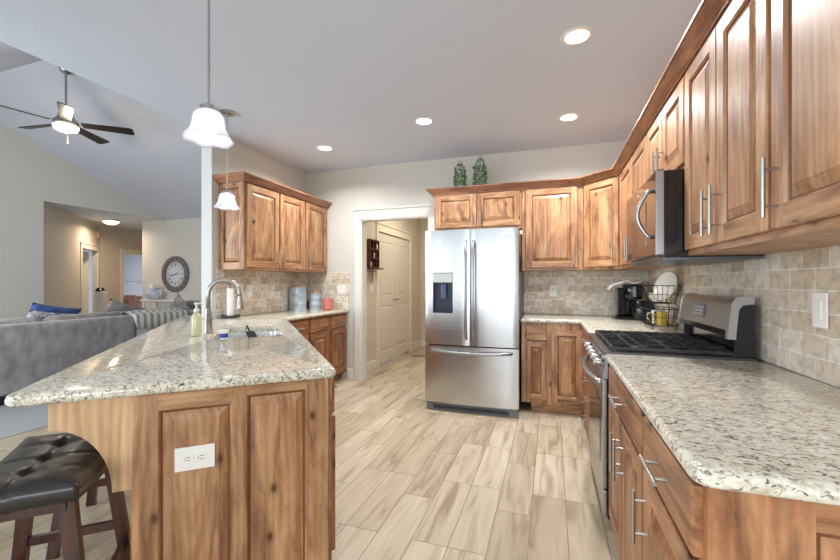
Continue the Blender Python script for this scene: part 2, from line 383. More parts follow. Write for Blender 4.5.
def floor_mat():
    m, nt, b = newmat('wood_look_tile'); N, L = nt.nodes, nt.links
    tc = N.new('ShaderNodeTexCoord'); sp = N.new('ShaderNodeSeparateXYZ'); L.new(tc.outputs['Object'], sp.inputs[0])
    ax = N.new('ShaderNodeMath'); ax.operation = 'ADD'; ax.inputs[1].default_value = 20.13; L.new(sp.outputs['Y'], ax.inputs[0])
    ay = N.new('ShaderNodeMath'); ay.operation = 'ADD'; ay.inputs[1].default_value = 20.05; L.new(sp.outputs['X'], ay.inputs[0])
    cb = N.new('ShaderNodeCombineXYZ'); L.new(ax.outputs[0], cb.inputs[0]); L.new(ay.outputs[0], cb.inputs[1])
    br = N.new('ShaderNodeTexBrick'); br.inputs['Scale'].default_value = 1; br.inputs['Brick Width'].default_value = 0.61; br.inputs['Row Height'].default_value = 0.183
    br.inputs['Mortar Size'].default_value = 0.0022; br.inputs['Mortar Smooth'].default_value = 0.2; br.offset = 0.37; br.offset_frequency = 3
    br.inputs['Color1'].default_value = rgb(174, 159, 135); br.inputs['Color2'].default_value = rgb(200, 187, 164); br.inputs['Mortar'].default_value = rgb(128, 114, 98)
    L.new(cb.outputs[0], br.inputs[0])
    # per-plank offset of grain: use brick colour as seed
    se = N.new('ShaderNodeVectorMath'); se.operation = 'SCALE'; se.inputs['Scale'].default_value = 40; L.new(br.outputs['Color'], se.inputs[0])
    mp = N.new('ShaderNodeMapping'); mp.inputs['Scale'].default_value = (16, 1.7, 1); L.new(tc.outputs['Object'], mp.inputs[0])
    ad = N.new('ShaderNodeVectorMath'); ad.operation = 'ADD'; L.new(mp.outputs[0], ad.inputs[0]); L.new(se.outputs[0], ad.inputs[1])
    n = N.new('ShaderNodeTexNoise'); n.inputs['Scale'].default_value = 1.0; n.inputs['Detail'].default_value = 6; n.inputs['Distortion'].default_value = 1.0; L.new(ad.outputs[0], n.inputs[0])
    r = ramp(N, [(0.30, (0.62, 0.55, 0.48, 1)), (0.48, (0.92, 0.90, 0.86, 1)), (0.7, (1.1, 1.1, 1.1, 1))]); L.new(n.outputs['Fac'], r.inputs[0])
    mx = N.new('ShaderNodeMix'); mx.data_type = 'RGBA'; mx.blend_type = 'MULTIPLY'; mx.inputs['Factor'].default_value = 1; L.new(br.outputs['Color'], mx.inputs['A']); L.new(r.outputs[0], mx.inputs['B'])
    L.new(mx.outputs['Result'], b.inputs['Base Color']); b.inputs['Roughness'].default_value = 0.38
    iv = N.new('ShaderNodeMath'); iv.operation = 'SUBTRACT'; iv.inputs[0].default_value = 1; L.new(br.outputs['Fac'], iv.inputs[1])
    bp = N.new('ShaderNodeBump'); bp.inputs['Strength'].default_value = 0.3; bp.inputs['Distance'].default_value = 0.002; L.new(iv.outputs[0], bp.inputs['Height']); L.new(bp.outputs[0], b.inputs['Normal'])
    return m
floor_m = floor_mat()
def fabric(name, c1, c2, scale=120, blot=6, rough=0.9, bump=0.4, stretch=(1, 1, 1)):
    m, nt, b = newmat(name); N, L = nt.nodes, nt.links
    tc = N.new('ShaderNodeTexCoord'); mp = N.new('ShaderNodeMapping'); mp.inputs['Scale'].default_value = stretch; L.new(tc.outputs['Object'], mp.inputs[0])
    n = N.new('ShaderNodeTexNoise'); n.inputs['Scale'].default_value = blot; n.inputs['Detail'].default_value = 4; L.new(mp.outputs[0], n.inputs[0])
    r = ramp(N, [(0.35, c1), (0.65, c2)]); L.new(n.outputs['Fac'], r.inputs[0]); L.new(r.outputs[0], b.inputs['Base Color'])
    n2 = N.new('ShaderNodeTexNoise'); n2.inputs['Scale'].default_value = scale; n2.inputs['Detail'].default_value = 3; L.new(tc.outputs['Object'], n2.inputs[0])
    bp = N.new('ShaderNodeBump'); bp.inputs['Strength'].default_value = bump; bp.inputs['Distance'].default_value = 0.01; L.new(n2.outputs['Fac'], bp.inputs['Height']); L.new(bp.outputs[0], b.inputs['Normal'])
    b.inputs['Roughness'].default_value = rough; b.inputs['Sheen Weight'].default_value = 0.3
    return m
sofa_m = fabric('grey_chenille', rgb(134, 131, 134), rgb(176, 173, 175), 160, 5, stretch=(1, 1.6, 0.8))
cushion_m = fabric('grey_cushion', rgb(120, 114, 110), rgb(152, 146, 140), 160, 8)
fur_m = fabric('pale_fur', rgb(140, 134, 132), rgb(190, 184, 180), 60, 22, bump=0.9)
carpet_m = fabric('carpet', rgb(128, 127, 128), rgb(184, 183, 184), 320, 150, bump=0.8)
blue_m = fabric('blue_velvet', rgb(42, 66, 120), rgb(66, 96, 152), 120, 8)
pattern_m = fabric('patterned_cloth', rgb(70, 84, 130), rgb(214, 210, 206), 120, 34, stretch=(1, 1, 1))
def stripes():
    m, nt, b = newmat('striped_throw'); N, L = nt.nodes, nt.links
    tc = N.new('ShaderNodeTexCoord'); wv = N.new('ShaderNodeTexWave'); wv.bands_direction = 'Y'; wv.inputs['Scale'].default_value = 3.2; wv.inputs['Distortion'].default_value = 0.6
    L.new(tc.outputs['Object'], wv.inputs[0]); r = ramp(N, [(0.3, rgb(150, 147, 144)), (0.5, rgb(206, 202, 194)), (0.8, rgb(218, 214, 206))]); L.new(wv.outputs['Fac'], r.inputs[0])
    L.new(r.outputs[0], b.inputs['Base Color']); b.inputs['Roughness'].default_value = 0.95; return m
throw_m = stripes()
leather = plain('dark_leather', rgb(40, 35, 34), 0.27, coat=0.15, bump=0.15, bscale=240)

# ------------------------------------------------------------------ setting
XL, XR, YB, ZC = -3.14, 0.92, 4.592, 2.75
bm = NB(); box(bm, -4.2, 1.05, -3.3, 9.0, -0.1, 0); struct('floor', bm, floor_m)
bm = NB(); box(bm, -12.2, -4.2, -0.5, 9.9, -0.1, 0.006); struct('floor_carpet', bm, carpet_m)
bm = NB(); box(bm, XL-0.075, XR+0.12, -3.3, YB+0.12, ZC, ZC+0.12); struct('ceiling', bm, ceil_m)
bm = NB(); box(bm, XR, XR+0.12, -3.3, YB+0.12, 0, ZC); struct('wall_right', bm, wall_m)
DX0, DX1, DZ = -2.325, -1.405, 2.075
bm = NB(); box(bm, XL-0.12, DX0, YB, YB+0.12, 0, ZC); box(bm, DX1, XR, YB, YB+0.12, 0, ZC); box(bm, DX0, DX1, YB, YB+0.12, DZ, ZC)
struct('wall_back', bm, wall_m)
bm = NB(); box(bm, XL-0.12, XL, 3.02, YB, 0, ZC, bev=0.004)
struct('wall_left', bm, wall_m)
bm = NB(); box(bm, XL-0.125, XL+0.003, 3.003, 3.0199, 0.0, ZC); struct('trim_1', bm, plain('column_paint', rgb(206, 206, 202), 0.6, bump=0.1))
# wall over the kitchen ceiling edge, up to the vault
bm = NB()
def gable(bm, x0, x1, y0, y1, zlow):
    top = lambda y: 4.14-0.384*abs(y-3.3) if y >= 3.3 else 4.14-0.384*(3.3-y)
    pts = [(y0, zlow), (y1, zlow), (y1, top(y1)), (3.3, 4.14), (y0, top(y0))]
    a = [bm.verts.new((x0, y, z)) for y, z in pts]; b2 = [bm.verts.new((x1, y, z)) for y, z in pts]; n = len(pts)
    face(bm, a); face(bm, b2)
    for i in range(n): face(bm, [a[i], a[(i+1) % n], b2[(i+1) % n], b2[i]])
gable(bm, XL-0.075, XL-0.001, 0.02, 6.58, ZC+0.1205)
struct('wall_gable_kitchen', bm, wall_m)
# living room gable wall with the hall opening (opening from Y 4.54 to the clock wall)
bm = NB(); box(bm, -8.72, -8.6, -0.35, 4.56, 0, 2.72); gable(bm, -8.72, -8.6, -0.35, 6.95, 2.72); struct('wall_far_left', bm, wall_m)
# clock wall
bm = NB(); box(bm, -9.41, XL-0.12, 6.95, 7.07, 0, 2.78); struct('wall_clock', bm, wall_m)
bm = NB(); box(bm, XL-0.12, XL, YB+0.12, 6.95, 0, 2.76); struct('wall_living_right', bm, wall_m)
# vault planes
bm = NB()
for (ya, za, yb, zb) in ((3.3, 4.14, 7.07, 2.692), (-0.47, 2.692, 3.3, 4.14)):
    prof = [(ya, za), (yb, zb), (yb, zb+0.1), (ya, za+0.1)]
    a = [bm.verts.new((-8.72, y, z)) for y, z in prof]; b2 = [bm.verts.new((XL, y, z)) for y, z in prof]
    face(bm, a); face(bm, b2)
    for i in range(4): face(bm, [a[i], a[(i+1) % 4], b2[(i+1) % 4], b2[i]])
struct('ceiling_vault', bm, vault_m)
# living room wall behind, with windows
def wall_windows(bm, x0, x1, y0, y1, wins, z1, h0, h1):
    xs = x0
    for a, b2 in wins:
        box(bm, xs, a, y0, y1, 0, z1); box(bm, a, b2, y0, y1, 0, h0); box(bm, a, b2, y0, y1, h1, z1); xs = b2
    box(bm, xs, x1, y0, y1, 0, z1)
bm = NB(); wall_windows(bm, -8.6, XL-0.12, -0.47, -0.35, [(-7.9, -3.6)], 2.74, 0.4, 2.6); struct('wall_living_front', bm, wall_m)
bm = NB(); wall_windows(bm, XL-0.12, XR, -3.3, -3.18, [(-1.98, -1.24), (-0.58, 0.78)], ZC, 0.15, 2.3); struct('wall_front', bm, wall_m)
bm = NB(); box(bm, XL-0.12, XL, -3.18, -2.95, 0, ZC); box(bm, XL-0.12, XL, -0.55, -0.35, 0, ZC); box(bm, XL-0.12, XL, -2.95, -0.55, 0, 0.45); box(bm, XL-0.12, XL, -2.95, -0.55, 2.45, ZC); struct('wall_breakfast', bm, wall_m)
bm = NB()
for z in (0.45, 2.39): box(bm, XL-0.09, XL-0.03, -2.95, -0.55, z, z+0.06)
for y in (-2.95, -1.78, -0.61): box(bm, XL-0.09, XL-0.03, y, y+0.06, 0.51, 2.39)
struct('added_window_4', bm, trim_m)  # side window out of view, added to spread the fill light wider
def window(name, x0, x1, y, z0, z1, n):
    bm = NB(); t = 0.06
    box(bm, x0, x1, y-0.03, y+0.03, z0, z0+t); box(bm, x0, x1, y-0.03, y+0.03, z1-t, z1)
    for i in range(n+1):
        x = x0+(x1-x0-t)*i/n; box(bm, x, x+t, y-0.03, y+0.03, z0+t, z1-t)
    struct(name, bm, trim_m)
window('window_1', -1.98, -1.24, -3.24, 0.15, 2.3, 1)
window('window_3', -0.58, 0.78, -3.24, 0.15, 2.3, 2)
window('window_2', -7.9, -3.6, -0.41, 0.4, 2.6, 4)
# hall beyond the living room
bm = NB()
A0, A1, A2 = Vector((-8.72, 4.56)), Vector((-11.02, 7.03)), Vector((-11.39, 8.6))
def wall_seg(bm, p, q, z0, z1, t=0.1, side=1):
    d = (q-p).normalized(); n = Vector((-d.y, d.x))*t*side
    P4 = [p, q, q+n, p+n]; prism(bm, [(v.x, v.y) for v in P4], z0, z1)
def at(p, q, t): d = (q-p).normalized(); return p+d*t
D1a, D1b = at(A0, A1, 2.08), at(A0, A1, 3.17)
wall_seg(bm, A0, D1a, 0, 2.74); wall_seg(bm, D1a, D1b, 2.05, 2.74); wall_seg(bm, D1b, A1, 0, 2.74)
struct('wall_hall_left', bm, wall_warm)
bm = NB()
D2a, D2b = at(A1, A2, 0.70), at(A1, A2, 1.50)
wall_seg(bm, A1, D2a, 0, 2.74); wall_seg(bm, D2a, D2b, 2.05, 2.74); wall_seg(bm, D2b, A2, 0, 2.74)
struct('wall_hall_end', bm, wall_warm)
bm = NB(); box(bm, -9.41, -9.31, 7.07, 8.7, 0, 2.74); box(bm, -11.4, -9.41, 8.6, 8.7, 0, 2.74); struct('wall_hall_right', bm, wall_warm)
bm = NB(); prism(bm, [(-8.721, 4.45), (-8.721, 7.069), (-9.3, 7.075), (-9.3, 8.72), (-13.6, 9.8), (-13.6, 4.45)], 2.741, 2.85); struct('ceiling_hall', bm, ceil_m)
def casing(name, p, q, zt, wd=0.09, t=0.02, side=-1, mat=trim_m):
    bm = NB(); d = (q-p).normalized()
    wall_seg(bm, p-d*wd, p, 0, zt+0.11, t, side); wall_seg(bm, q, q+d*wd, 0, zt+0.11, t, side); wall_seg(bm, p, q, zt, zt+0.11, t, side)
    wall_seg(bm, p-d*(wd+.02), q+d*(wd+.02), zt+0.11, zt+0.13, t+0.015, side)
    return struct(name, bm, mat)
cream = plain('cream_trim', rgb(232, 224, 200), 0.4)
casing('trim_2', D1a, D1b, 2.05, mat=cream); casing('trim_3', D2a, D2b, 2.05, mat=cream)
# rooms behind the two hall doorways
bm = NB(); box(bm, -14.2, -14.1, 5.2, 9.9, 0, 2.74); box(bm, -14.1, -11.5, 9.8, 9.9, 0, 2.74); box(bm, -14.1, -10.6, 5.1, 5.2, 0, 2.74); struct('wall_bath', bm, plain('bath_paint', rgb(206, 206, 212), 0.7, bump=0.1))
bm = NB(); prism(bm, [(-14.1, 5.2), (-11.3, 7.2), (-11.6, 9.8), (-14.1, 9.8)], 2.60, 2.70); struct('ceiling_bath', bm, ceil_m)
area('bath_fill', (-12.8, 7.9, 2.5), (0, 0, 0), 0.8, 0.8, 26, (1.0, 0.97, 0.93))  # added lamp with no fixture, brightens the rooms behind the hall doorways
# open hall door leaf
d0 = thing('hall_door', 'cream painted door standing ajar in the left hall doorway', 'door', (D1b.x-0.13, D1b.y-0.12, 0.01), R(-118))
bm = NB(); box(bm, 0, 0.76, -0.02, 0.02, 0, 2.02); part('door_leaf', bm, cream, d0)
for z in (0.35, 1.1, 1.85):
    bm = NB(); box(bm, -0.012, 0.012, -0.03, -0.02, z-0.05, z+0.05); part('hinge', bm, steel_handle, d0)

# pantry hall behind the kitchen doorway
HX = -2.45
bm = NB(); box(bm, HX-0.1, HX, YB+0.12, 5.38, 0, 2.75); box(bm, HX-0.1, HX, 6.76, 7.4, 0, 2.75); box(bm, HX-0.1, HX, 5.38, 6.76, 2.03, 2.75)
struct('wall_pantry_left', bm, wall_warm)
bm = NB(); box(bm, HX, 0.0, 7.4, 7.5, 0, 2.75); struct('wall_pantry_end', bm, wall_warm)
bm = NB(); box(bm, -0.9, -0.8, YB+0.12, 7.4, 0, 2.75); struct('wall_pantry_right', bm, wall_warm)
bm = NB(); box(bm, HX-0.1, -0.8, YB+0.12, 7.5, 2.75, 2.85); struct('ceiling_pantry', bm, ceil_m)
area('pantry_lamp', (-1.6, 5.8, 2.72), (0, 0, 0), 0.5, 0.5, 20, (1.0, 0.92, 0.82))
casing('trim_4', Vector((HX, 5.38)), Vector((HX, 6.76)), 2.03, 0.075, 0.02, -1, cream)
casing('trim_5', Vector((-2.22, 7.4)), Vector((-1.4, 7.4)), 2.05, 0.09, 0.02, -1, cream)
bm = NB(); box(bm, -2.22, -1.4, 7.37, 7.399, 0.01, 2.05); o = struct('door_2', bm, door_m)
# baseboards
for nm, a in (('baseboard_left', (HX, HX+0.015, YB+0.125, 5.304, 0, 0.13)), ('baseboard_pantry', (HX, HX+0.015, 6.837, 7.38, 0, 0.13)), ('baseboard_end', (HX+0.016, -2.33, 7.384, 7.399, 0, 0.13)),
              ('baseboard_back', (-2.52, DX0-0.095, YB-0.018, YB-0.001, 0, 0.14))):
    bm = NB(); box(bm, *a, bev=0.004); struct(nm, bm, trim_m)
# kitchen doorway casing and jamb
bm = NB(); cw = 0.088
box(bm, DX0-cw, DX0, YB-0.02, YB-0.0005, 0, DZ, bev=0.003); box(bm, DX1, DX1+cw, YB-0.02, YB-0.0005, 0, DZ, bev=0.003)
box(bm, DX0-cw, DX1+cw, YB-0.02, YB-0.0005, DZ, DZ+0.115); box(bm, DX0-cw-0.02, DX1+cw+0.02, YB-0.035, YB-0.0005, DZ+0.115, DZ+0.135)
box(bm, DX0-0.001, DX0+0.015, YB-0.01, YB+0.125, 0, DZ); box(bm, DX1-0.015, DX1+0.001, YB-0.01, YB+0.125, 0, DZ); box(bm, DX0, DX1, YB-0.01, YB+0.125, DZ-0.015, DZ)
struct('trim_6', bm, trim_m)

# raised-panel face builder (local xz plane, front towards -y) ------------
def framed(bm, X0, X1, Z0, Z1, panels, t=0.02, mi_s=0, mi_r=1, mi_g=2, raised=True, yb=0.0, depth=0.0125):
    """slab of thickness t whose front (y=-t) holds raised panels (x0,x1,z0,z1)"""
    e = 0.004; y0 = yb; yf = yb-t
    xs = sorted({X0+e, X1-e, *[p[0] for p in panels], *[p[1] for p in panels]}); zs = sorted({Z0+e, Z1-e, *[p[2] for p in panels], *[p[3] for p in panels]})
    V = {}
    def v(x, y, z):
        k = (round(x, 5), round(y, 5), round(z, 5))
        if k not in V: V[k] = bm.verts.new((x, y, z))
        return V[k]
    for i in range(len(xs)-1):
        for j in range(len(zs)-1):
            cx, cz = (xs[i]+xs[i+1])/2, (zs[j]+zs[j+1])/2
            if any(p[0] < cx < p[1] and p[2] < cz < p[3] for p in panels): continue
            rail = any(p[0] < cx < p[1] for p in panels)
            face(bm, [v(xs[i], yf, zs[j]), v(xs[i+1], yf, zs[j]), v(xs[i+1], yf, zs[j+1]), v(xs[i], yf, zs[j+1])], mi_r if rail else mi_s)
    # rim
    per = [(x, zs[0]) for x in xs] + [(xs[-1], z) for z in zs[1:]] + [(x, zs[-1]) for x in xs[-2::-1]] + [(xs[0], z) for z in zs[-2:0:-1]]
    def out(x, z): return (X0 if x == xs[0] else X1 if x == xs[-1] else x, Z0 if z == zs[0] else Z1 if z == zs[-1] else z)
    n = len(per); A = [v(x, yf, z) for x, z in per]; B = [v(*(lambda q: (q[0], yf+e, q[1]))(out(x, z))) for x, z in per]; D = [v(*(lambda q: (q[0], y0, q[1]))(out(x, z))) for x, z in per]
    for P_, Q_ in ((A, B), (B, D)):
        for i in range(n): face(bm, [P_[i], P_[(i+1) % n], Q_[(i+1) % n], Q_[i]], mi_s)
    face(bm, D, mi_s)
    for (a, b2, c, d) in panels:
        if raised: prof = [(0, yf), (0.006, yf+depth*0.7), (0.009, yf+depth), (0.013, yf+depth), (0.040, yf+0.002), (0.043, yf)]
        else: prof = [(0, yf), (0.005, yf+depth)]
        rows = []
        for ins, y in prof:
            ii = min(ins, (b2-a)/2-0.004, (d-c)/2-0.004)
            rows.append([v(a+ii, y, c+ii), v(b2-ii, y, c+ii), v(b2-ii, y, d-ii), v(a+ii, y, d-ii)] if ins == 0 else [bm.verts.new(q) for q in ((a+ii, y, c+ii), (b2-ii, y, c+ii), (b2-ii, y, d-ii), (a+ii, y, d-ii))])
        for k, (P_, Q_) in enumerate(zip(rows, rows[1:])):
            for i in range(4):
                # edge subdivisions may exist along the rim row: build quads only
                face(bm, [P_[i], P_[(i+1) % 4], Q_[(i+1) % 4], Q_[i]], mi_g if k in (1, 2) else (mi_s if i in (1, 3) or k > 2 else mi_r))
        face(bm, rows[-1], mi_s)
def pull(parent, x, z, vertical=True, length=0.16, y=-0.02, name='handle'):
    bm = NB(); r = 0.006; off = 0.034; h = length/2; p = h*0.62
    if vertical:
        tube(bm, [(x, y-off, z-h), (x, y-off, z+h)], r, 12)
        for s in (-1, 1): tube(bm, [(x, y, z+s*p), (x, y-off, z+s*p)], 0.0045, 8)
    else:
        tube(bm, [(x-h, y-off, z), (x+h, y-off, z)], r, 12)
        for s in (-1, 1): tube(bm, [(x+s*p, y, z), (x+s*p, y-off, z)], 0.0045, 8)
    return part(name, bm, steel_handle, parent, smooth=True)
FW = 0.062
def add_door(parent, x0, x1, z0, z1, handle=None, hz='low', mats=None, fw=FW, hl=0.16):
    mats = mats or [wz, wx, groove_shade]
    bm = NB(); framed(bm, x0, x1, z0, z1, [(x0+fw, x1-fw, z0+fw, z1-fw)])
    d = part('door', bm, mats, parent)
    if handle:
        hx = x0+0.038 if handle == 'l' else x1-0.038
        z = z0+0.030+hl/2 if hz == 'low' else z1-0.055-hl/2
        pull(d, hx, z, True, hl)
    return d
def add_drawer(parent, x0, x1, z0, z1, mats=None, pulls=True, hl=0.16):
    mats = mats or [wx, wx, groove_shade]
    bm = NB(); framed(bm, x0, x1, z0, z1, [], t=0.02)
    d = part('drawer', bm, mats, parent)
    if pulls: pull(d, (x0+x1)/2, (z0+z1)/2, False, hl)
    return d
def carcass(parent, w_, dep, z0, z1, openings, mats=None, toe=0, sides=True):
    """box with a face frame; front plane y=0"""
    mats = mats or [wz, wx, groove_shade]
    bm = NB(); box(bm, 0, w_, 0.0, dep, z0, z1, 0)
    if not toe: box(bm, 0.001, w_-0.001, -0.0015, 0.0, z0, z0+0.024, 1)
    if toe:
        box(bm, 0.0, w_, 0.07, dep, 0.0, z0, 1)
    return part('cabinet_body', bm, mats, parent)

# ------------------------------------------------------------------ upper cabinets
UZ0, UZ1 = 1.39, 2.25
DZ0, DZ1 = 1.415, 2.236
def upper(label, loc, rotz, w_, doors, z0=UZ0, dz0=DZ0, dep=0.31, group=None, hl=0.17, mats=None):
    t = thing('wall_cabinet', label, 'cabinet', loc, rotz, group)
    carcass(t, w_, dep-0.002, z0, UZ1+0.05, None, mats=mats)
    for x0, x1, h in doors: add_door(t, x0, x1, dz0, DZ1, h, 'low', hl=hl, mats=mats)
    return t
RZ = R(-90)
upper('wooden wall cabinet nearest the camera on the right, long bar handle on its left edge', (0.61, 1.383, 0), RZ, 0.455, [(0.012, 0.443, 'l')], hl=0.165)
t = upper('two-door wooden wall cabinet beside the microwave, with a pair of long bar handles', (0.61, 2.138, 0), RZ, 0.753, [(0.008, 0.374, 'r'), (0.380, 0.745, 'l')], hl=0.18)
upper('short two-door wooden cabinet directly above the microwave', (0.61, 2.902, 0), RZ, 0.762, [(0.008, 0.378, 'r'), (0.384, 0.754, 'l')], z0=1.802, dz0=1.83, hl=0.15)
upper('tall wooden wall cabinet beyond the microwave, beside the angled corner cabinet', (0.61, 3.978, 0), RZ, 1.074, [(0.02, 0.532, 'r'), (0.542, 1.06, 'l')])
# angled corner cabinet
t = thing('corner_cabinet', 'angled wooden wall cabinet in the corner above the coffee maker', 'cabinet', (0.31, 4.28, 0), R(-45))
bm = NB(); s = 0.30*math.sqrt(2)
M = Matrix.Rotation(R(45), 4, 'Z') @ Matrix.Translation((-0.31, -4.28, 0))
prism(bm, [(0.312, 4.28), (0.61, 3.982), (0.918, 3.982), (0.918, 4.59), (0.312, 4.59)], UZ0, UZ1+0.05, 0, M); part('cabinet_body', bm, [wz, wx, groove_shade], t)
add_door(t, 0.02, s-0.02, DZ0, DZ1, 'r', fw=0.058, hl=0.17)
# back wall
upper('tall single-door wooden wall cabinet right of the fridge', (-0.29, 4.28, 0), 0, 0.598, [(0.04, 0.545, 'r')])
upper('short two-door wooden cabinet above the fridge', (-1.25, 4.28, 0), 0, 0.957, [(0.018, 0.478, 'r'), (0.490, 0.942, 'l')], z0=1.84, dz0=1.868, hl=0.13)
# left wall
t = upper('three-door wooden wall cabinet on the left wall above the canisters', (-2.83, 3.10, 0), R(90), 1.486, [(0.02, 0.495, 'r'), (0.515, 0.965, 'l'), (0.995, 1.465, 'l')], hl=0.16)
bm = NB(); framed(bm, 0.0, 0.308, UZ0, UZ1, [(0.055, 0.253, UZ0+0.07, UZ1-0.05)], t=0.012)
part('side_panel', bm, [wz, wx, groove_shade], t, loc=(0, 0.308, 0), rotz=R(-90))
# crown mouldings
CP = [(0, 2.240), (0.026, 2.240), (0.027, 2.250), (0.033, 2.253), (0.042, 2.262), (0.056, 2.278), (0.066, 2.287), (0.069, 2.295), (0.078, 2.297), (0.078, 2.309), (0.0, 2.309)]
def crown(path, label, dz=0.0):
    bm = NB(); sweep(bm, path, [(a, b+dz) for a, b in CP])
    o = part('crown_molding', bm, [crown_m, crown_my])
    for p in o.data.polygons:
        if abs(p.normal.x) > abs(p.normal.y): p.material_index = 1
    tag(o, label, 'crown molding')
e = 0.0
crown([(-1.252, 4.588), (-1.252, 4.278), (0.309, 4.278), (0.608, 3.979), (0.608, 0.926), (0.918, 0.926)], 'long wooden crown molding over the fridge, corner and right-hand wall cabinets')
crown([(-3.138, 3.086), (-2.828, 3.086), (-2.828, 4.588)], 'wooden crown molding on top of the left wall cabinet', 0.008)

# ------------------------------------------------------------------ base cabinets
def base(label, loc, rotz, w_, dep, units, mats=(rz, rx, groove_shade), drawer_mats=None, z1=0.873):
    t = thing('base_cabinet', label, 'cabinet', loc, rotz)
    mats = list(mats); carcass(t, w_, dep, 0.10, z1, None, mats, toe=1)
    dm = [mats[1], mats[1], groove_shade]
    for kind, x0, x1, *r in units:
        if kind == 'drawer': add_drawer(t, x0, x1, r[0], r[1], dm, r[2] if len(r) > 2 else True)
        else: add_door(t, x0, x1, r[0], r[1], r[2], 'high', mats)
    return t
BF = 0.29
t = base('wooden base cabinet nearest the camera, one wide drawer above a door', (BF, 1.383, 0), RZ, 0.463, 0.626, [('drawer', 0.012, 0.452, 0.712, 0.855), ('door', 0.012, 0.452, 0.125, 0.695, 'l')])
bm = NB(); framed(bm, 0.0, 0.626, 0.10, 0.873, [(0.165, 0.56, 0.17, 0.815)], t=0.018)
part('end_panel', bm, [rz, rx, groove_shade], t, loc=(0.463, 0.0, 0), rotz=R(90))
base('wooden base cabinet beside the range, one drawer above two doors', (BF, 2.145, 0), RZ, 0.760, 0.626, [('drawer', 0.008, 0.748, 0.712, 0.855), ('door', 0.008, 0.374, 0.125, 0.695, 'r'), ('door', 0.381, 0.748, 0.125, 0.695, 'l')])
base('wooden drawer base cabinet between the range and the back corner', (BF, 3.970, 0), RZ, 1.053, 0.626, [('drawer', 0.06, 1.04, 0.735, 0.855), ('drawer', 0.06, 1.04, 0.575, 0.72), ('drawer', 0.06, 1.04, 0.415, 0.56), ('drawer', 0.06, 1.04, 0.255, 0.40), ('drawer', 0.06, 1.04, 0.12, 0.24)])
t = thing('base_cabinet', 'pale wooden base cabinet against the back wall right of the fridge', 'cabinet', (-0.272, 3.972, 0), 0)
bm = NB(); box(bm, 0, 0.56, 0, 0.616, 0.10, 0.873); box(bm, 0.09, 0.558, 0.055, 0.616, 0, 0.10, 1); part('cabinet_body', bm, [wz, wx, groove_shade], t)
add_drawer(t, 0.045, 0.232, 0.712, 0.845, [wx, wx, groove_shade], False); add_door(t, 0.045, 0.232, 0.135, 0.690, None, mats=[wz, wx, groove_shade], fw=0.045)
add_door(t, 0.275, 0.555, 0.125, 0.815, 'l', 'high', mats=[wz, wx, groove_shade], fw=0.055)
# left wall
base('amber wooden base cabinet run on the left wall under the canisters', (-2.55, 3.30, 0), R(90), 1.288, 0.586,
     [('drawer', 0.03, 0.415, 0.70, 0.848), ('door', 0.03, 0.415, 0.13, 0.685, 'r'), ('drawer', 0.475, 0.848, 0.70, 0.848), ('door', 0.475, 0.848, 0.13, 0.685, 'l'), ('drawer', 0.915, 1.275, 0.70, 0.848), ('door', 0.915, 1.275, 0.13, 0.685, 'l')])

# ------------------------------------------------------------------ peninsula
PA = R(131.42)            # local x = along the peninsula, local y = from aisle to living side
PO = Vector((-0.829, 1.422))
ax_, ay_ = Vector((math.cos(PA), math.sin(PA))), Vector((-math.sin(PA), math.cos(PA)))
def pw(a, t_): v = PO+ax_*a+ay_*t_; return (v.x, v.y)
pen = thing('peninsula_cabinet', 'angled wooden peninsula cabinet with two raised panels on its near end', 'kitchen peninsula', (PO.x, PO.y, 0), PA)
bm = NB(); box(bm, 0.052, 2.3, 0.012, 0.05, 0.10, 0.873); box(bm, 0.05, 2.3, 0.68, 0.70, 0.10, 0.873); box(bm, 0.05, 0.07, 0.05, 0.68, 0.10, 0.873); box(bm, 2.28, 2.3, 0.05, 0.68, 0.10, 0.873); box(bm, 0.07, 2.28, 0.05, 0.68, 0.10, 0.12); box(bm, 0.06, 2.3, 0.10, 0.70, 0, 0.10, 1); part('cabinet_body', bm, [wz, wx, groove_shade], pen)
bm = NB()   # x of the panel runs from the living side to the aisle
framed(bm, 0.0, 0.675, 0.0, 0.873, [(0.077, 0.312, 0.075, 0.812), (0.365, 0.586, 0.075, 0.836)], t=0.02)
ep = part('end_panel', bm, [wz, wx, groove_shade], pen, loc=(0.05, 0.703, 0), rotz=R(-90))
# overhang support panel with arched lower edge, on the seating side
bm = NB(); pts = [(0.70, 0.873), (0.93, 0.873), (0.93, 0.782)]
for k in range(1, 13):
    a = PI/2*k/12; pts.append((0.93-0.17*math.sin(a), 0.548+0.234*math.cos(a)))
pts += [(0.70, 0.548)]
a_ = [bm.verts.new((0.035, y, z)) for y, z in pts]; b_ = [bm.verts.new((0.055, y, z)) for y, z in pts]
face(bm, a_); face(bm, b_)
for i in range(len(pts)): face(bm, [a_[i], a_[(i+1) % len(pts)], b_[(i+1) % len(pts)], b_[i]])
tag(part('overhang_panel', bm, [pale_z], pen), 'pale smooth panel with arched lower edge under the overhang')
bm = NB(); box(bm, 0.05, 2.3, 0.7005, 0.712, 0, 0.873); part('back_panel', bm, [wz], pen)
for x0, x1, h in ((0.075, 0.52, 'r'), (1.12, 1.53, 'r'), (1.54, 1.95, 'l')):
    if x0 < 1:
        dr = add_drawer(pen, x0, x1, 0.712, 0.855, [rx, rx, groove_shade]); dr.location = (0, 0.016, 0)
    dd = add_door(pen, x0, x1, 0.125, 0.695 if x0 < 1 else 0.855, h, 'high', [rz, rx, groove_shade]); dd.location = (0, 0.012, 0)
bm = NB(); box(bm, 0.53, 1.11, -0.012, 0.0115, 0.11, 0.868, bev=0.004); dw = part('dishwasher_front', bm, steel, pen)
pull(dw, 0.82, 0.80, False, 0.42, y=-0.012)

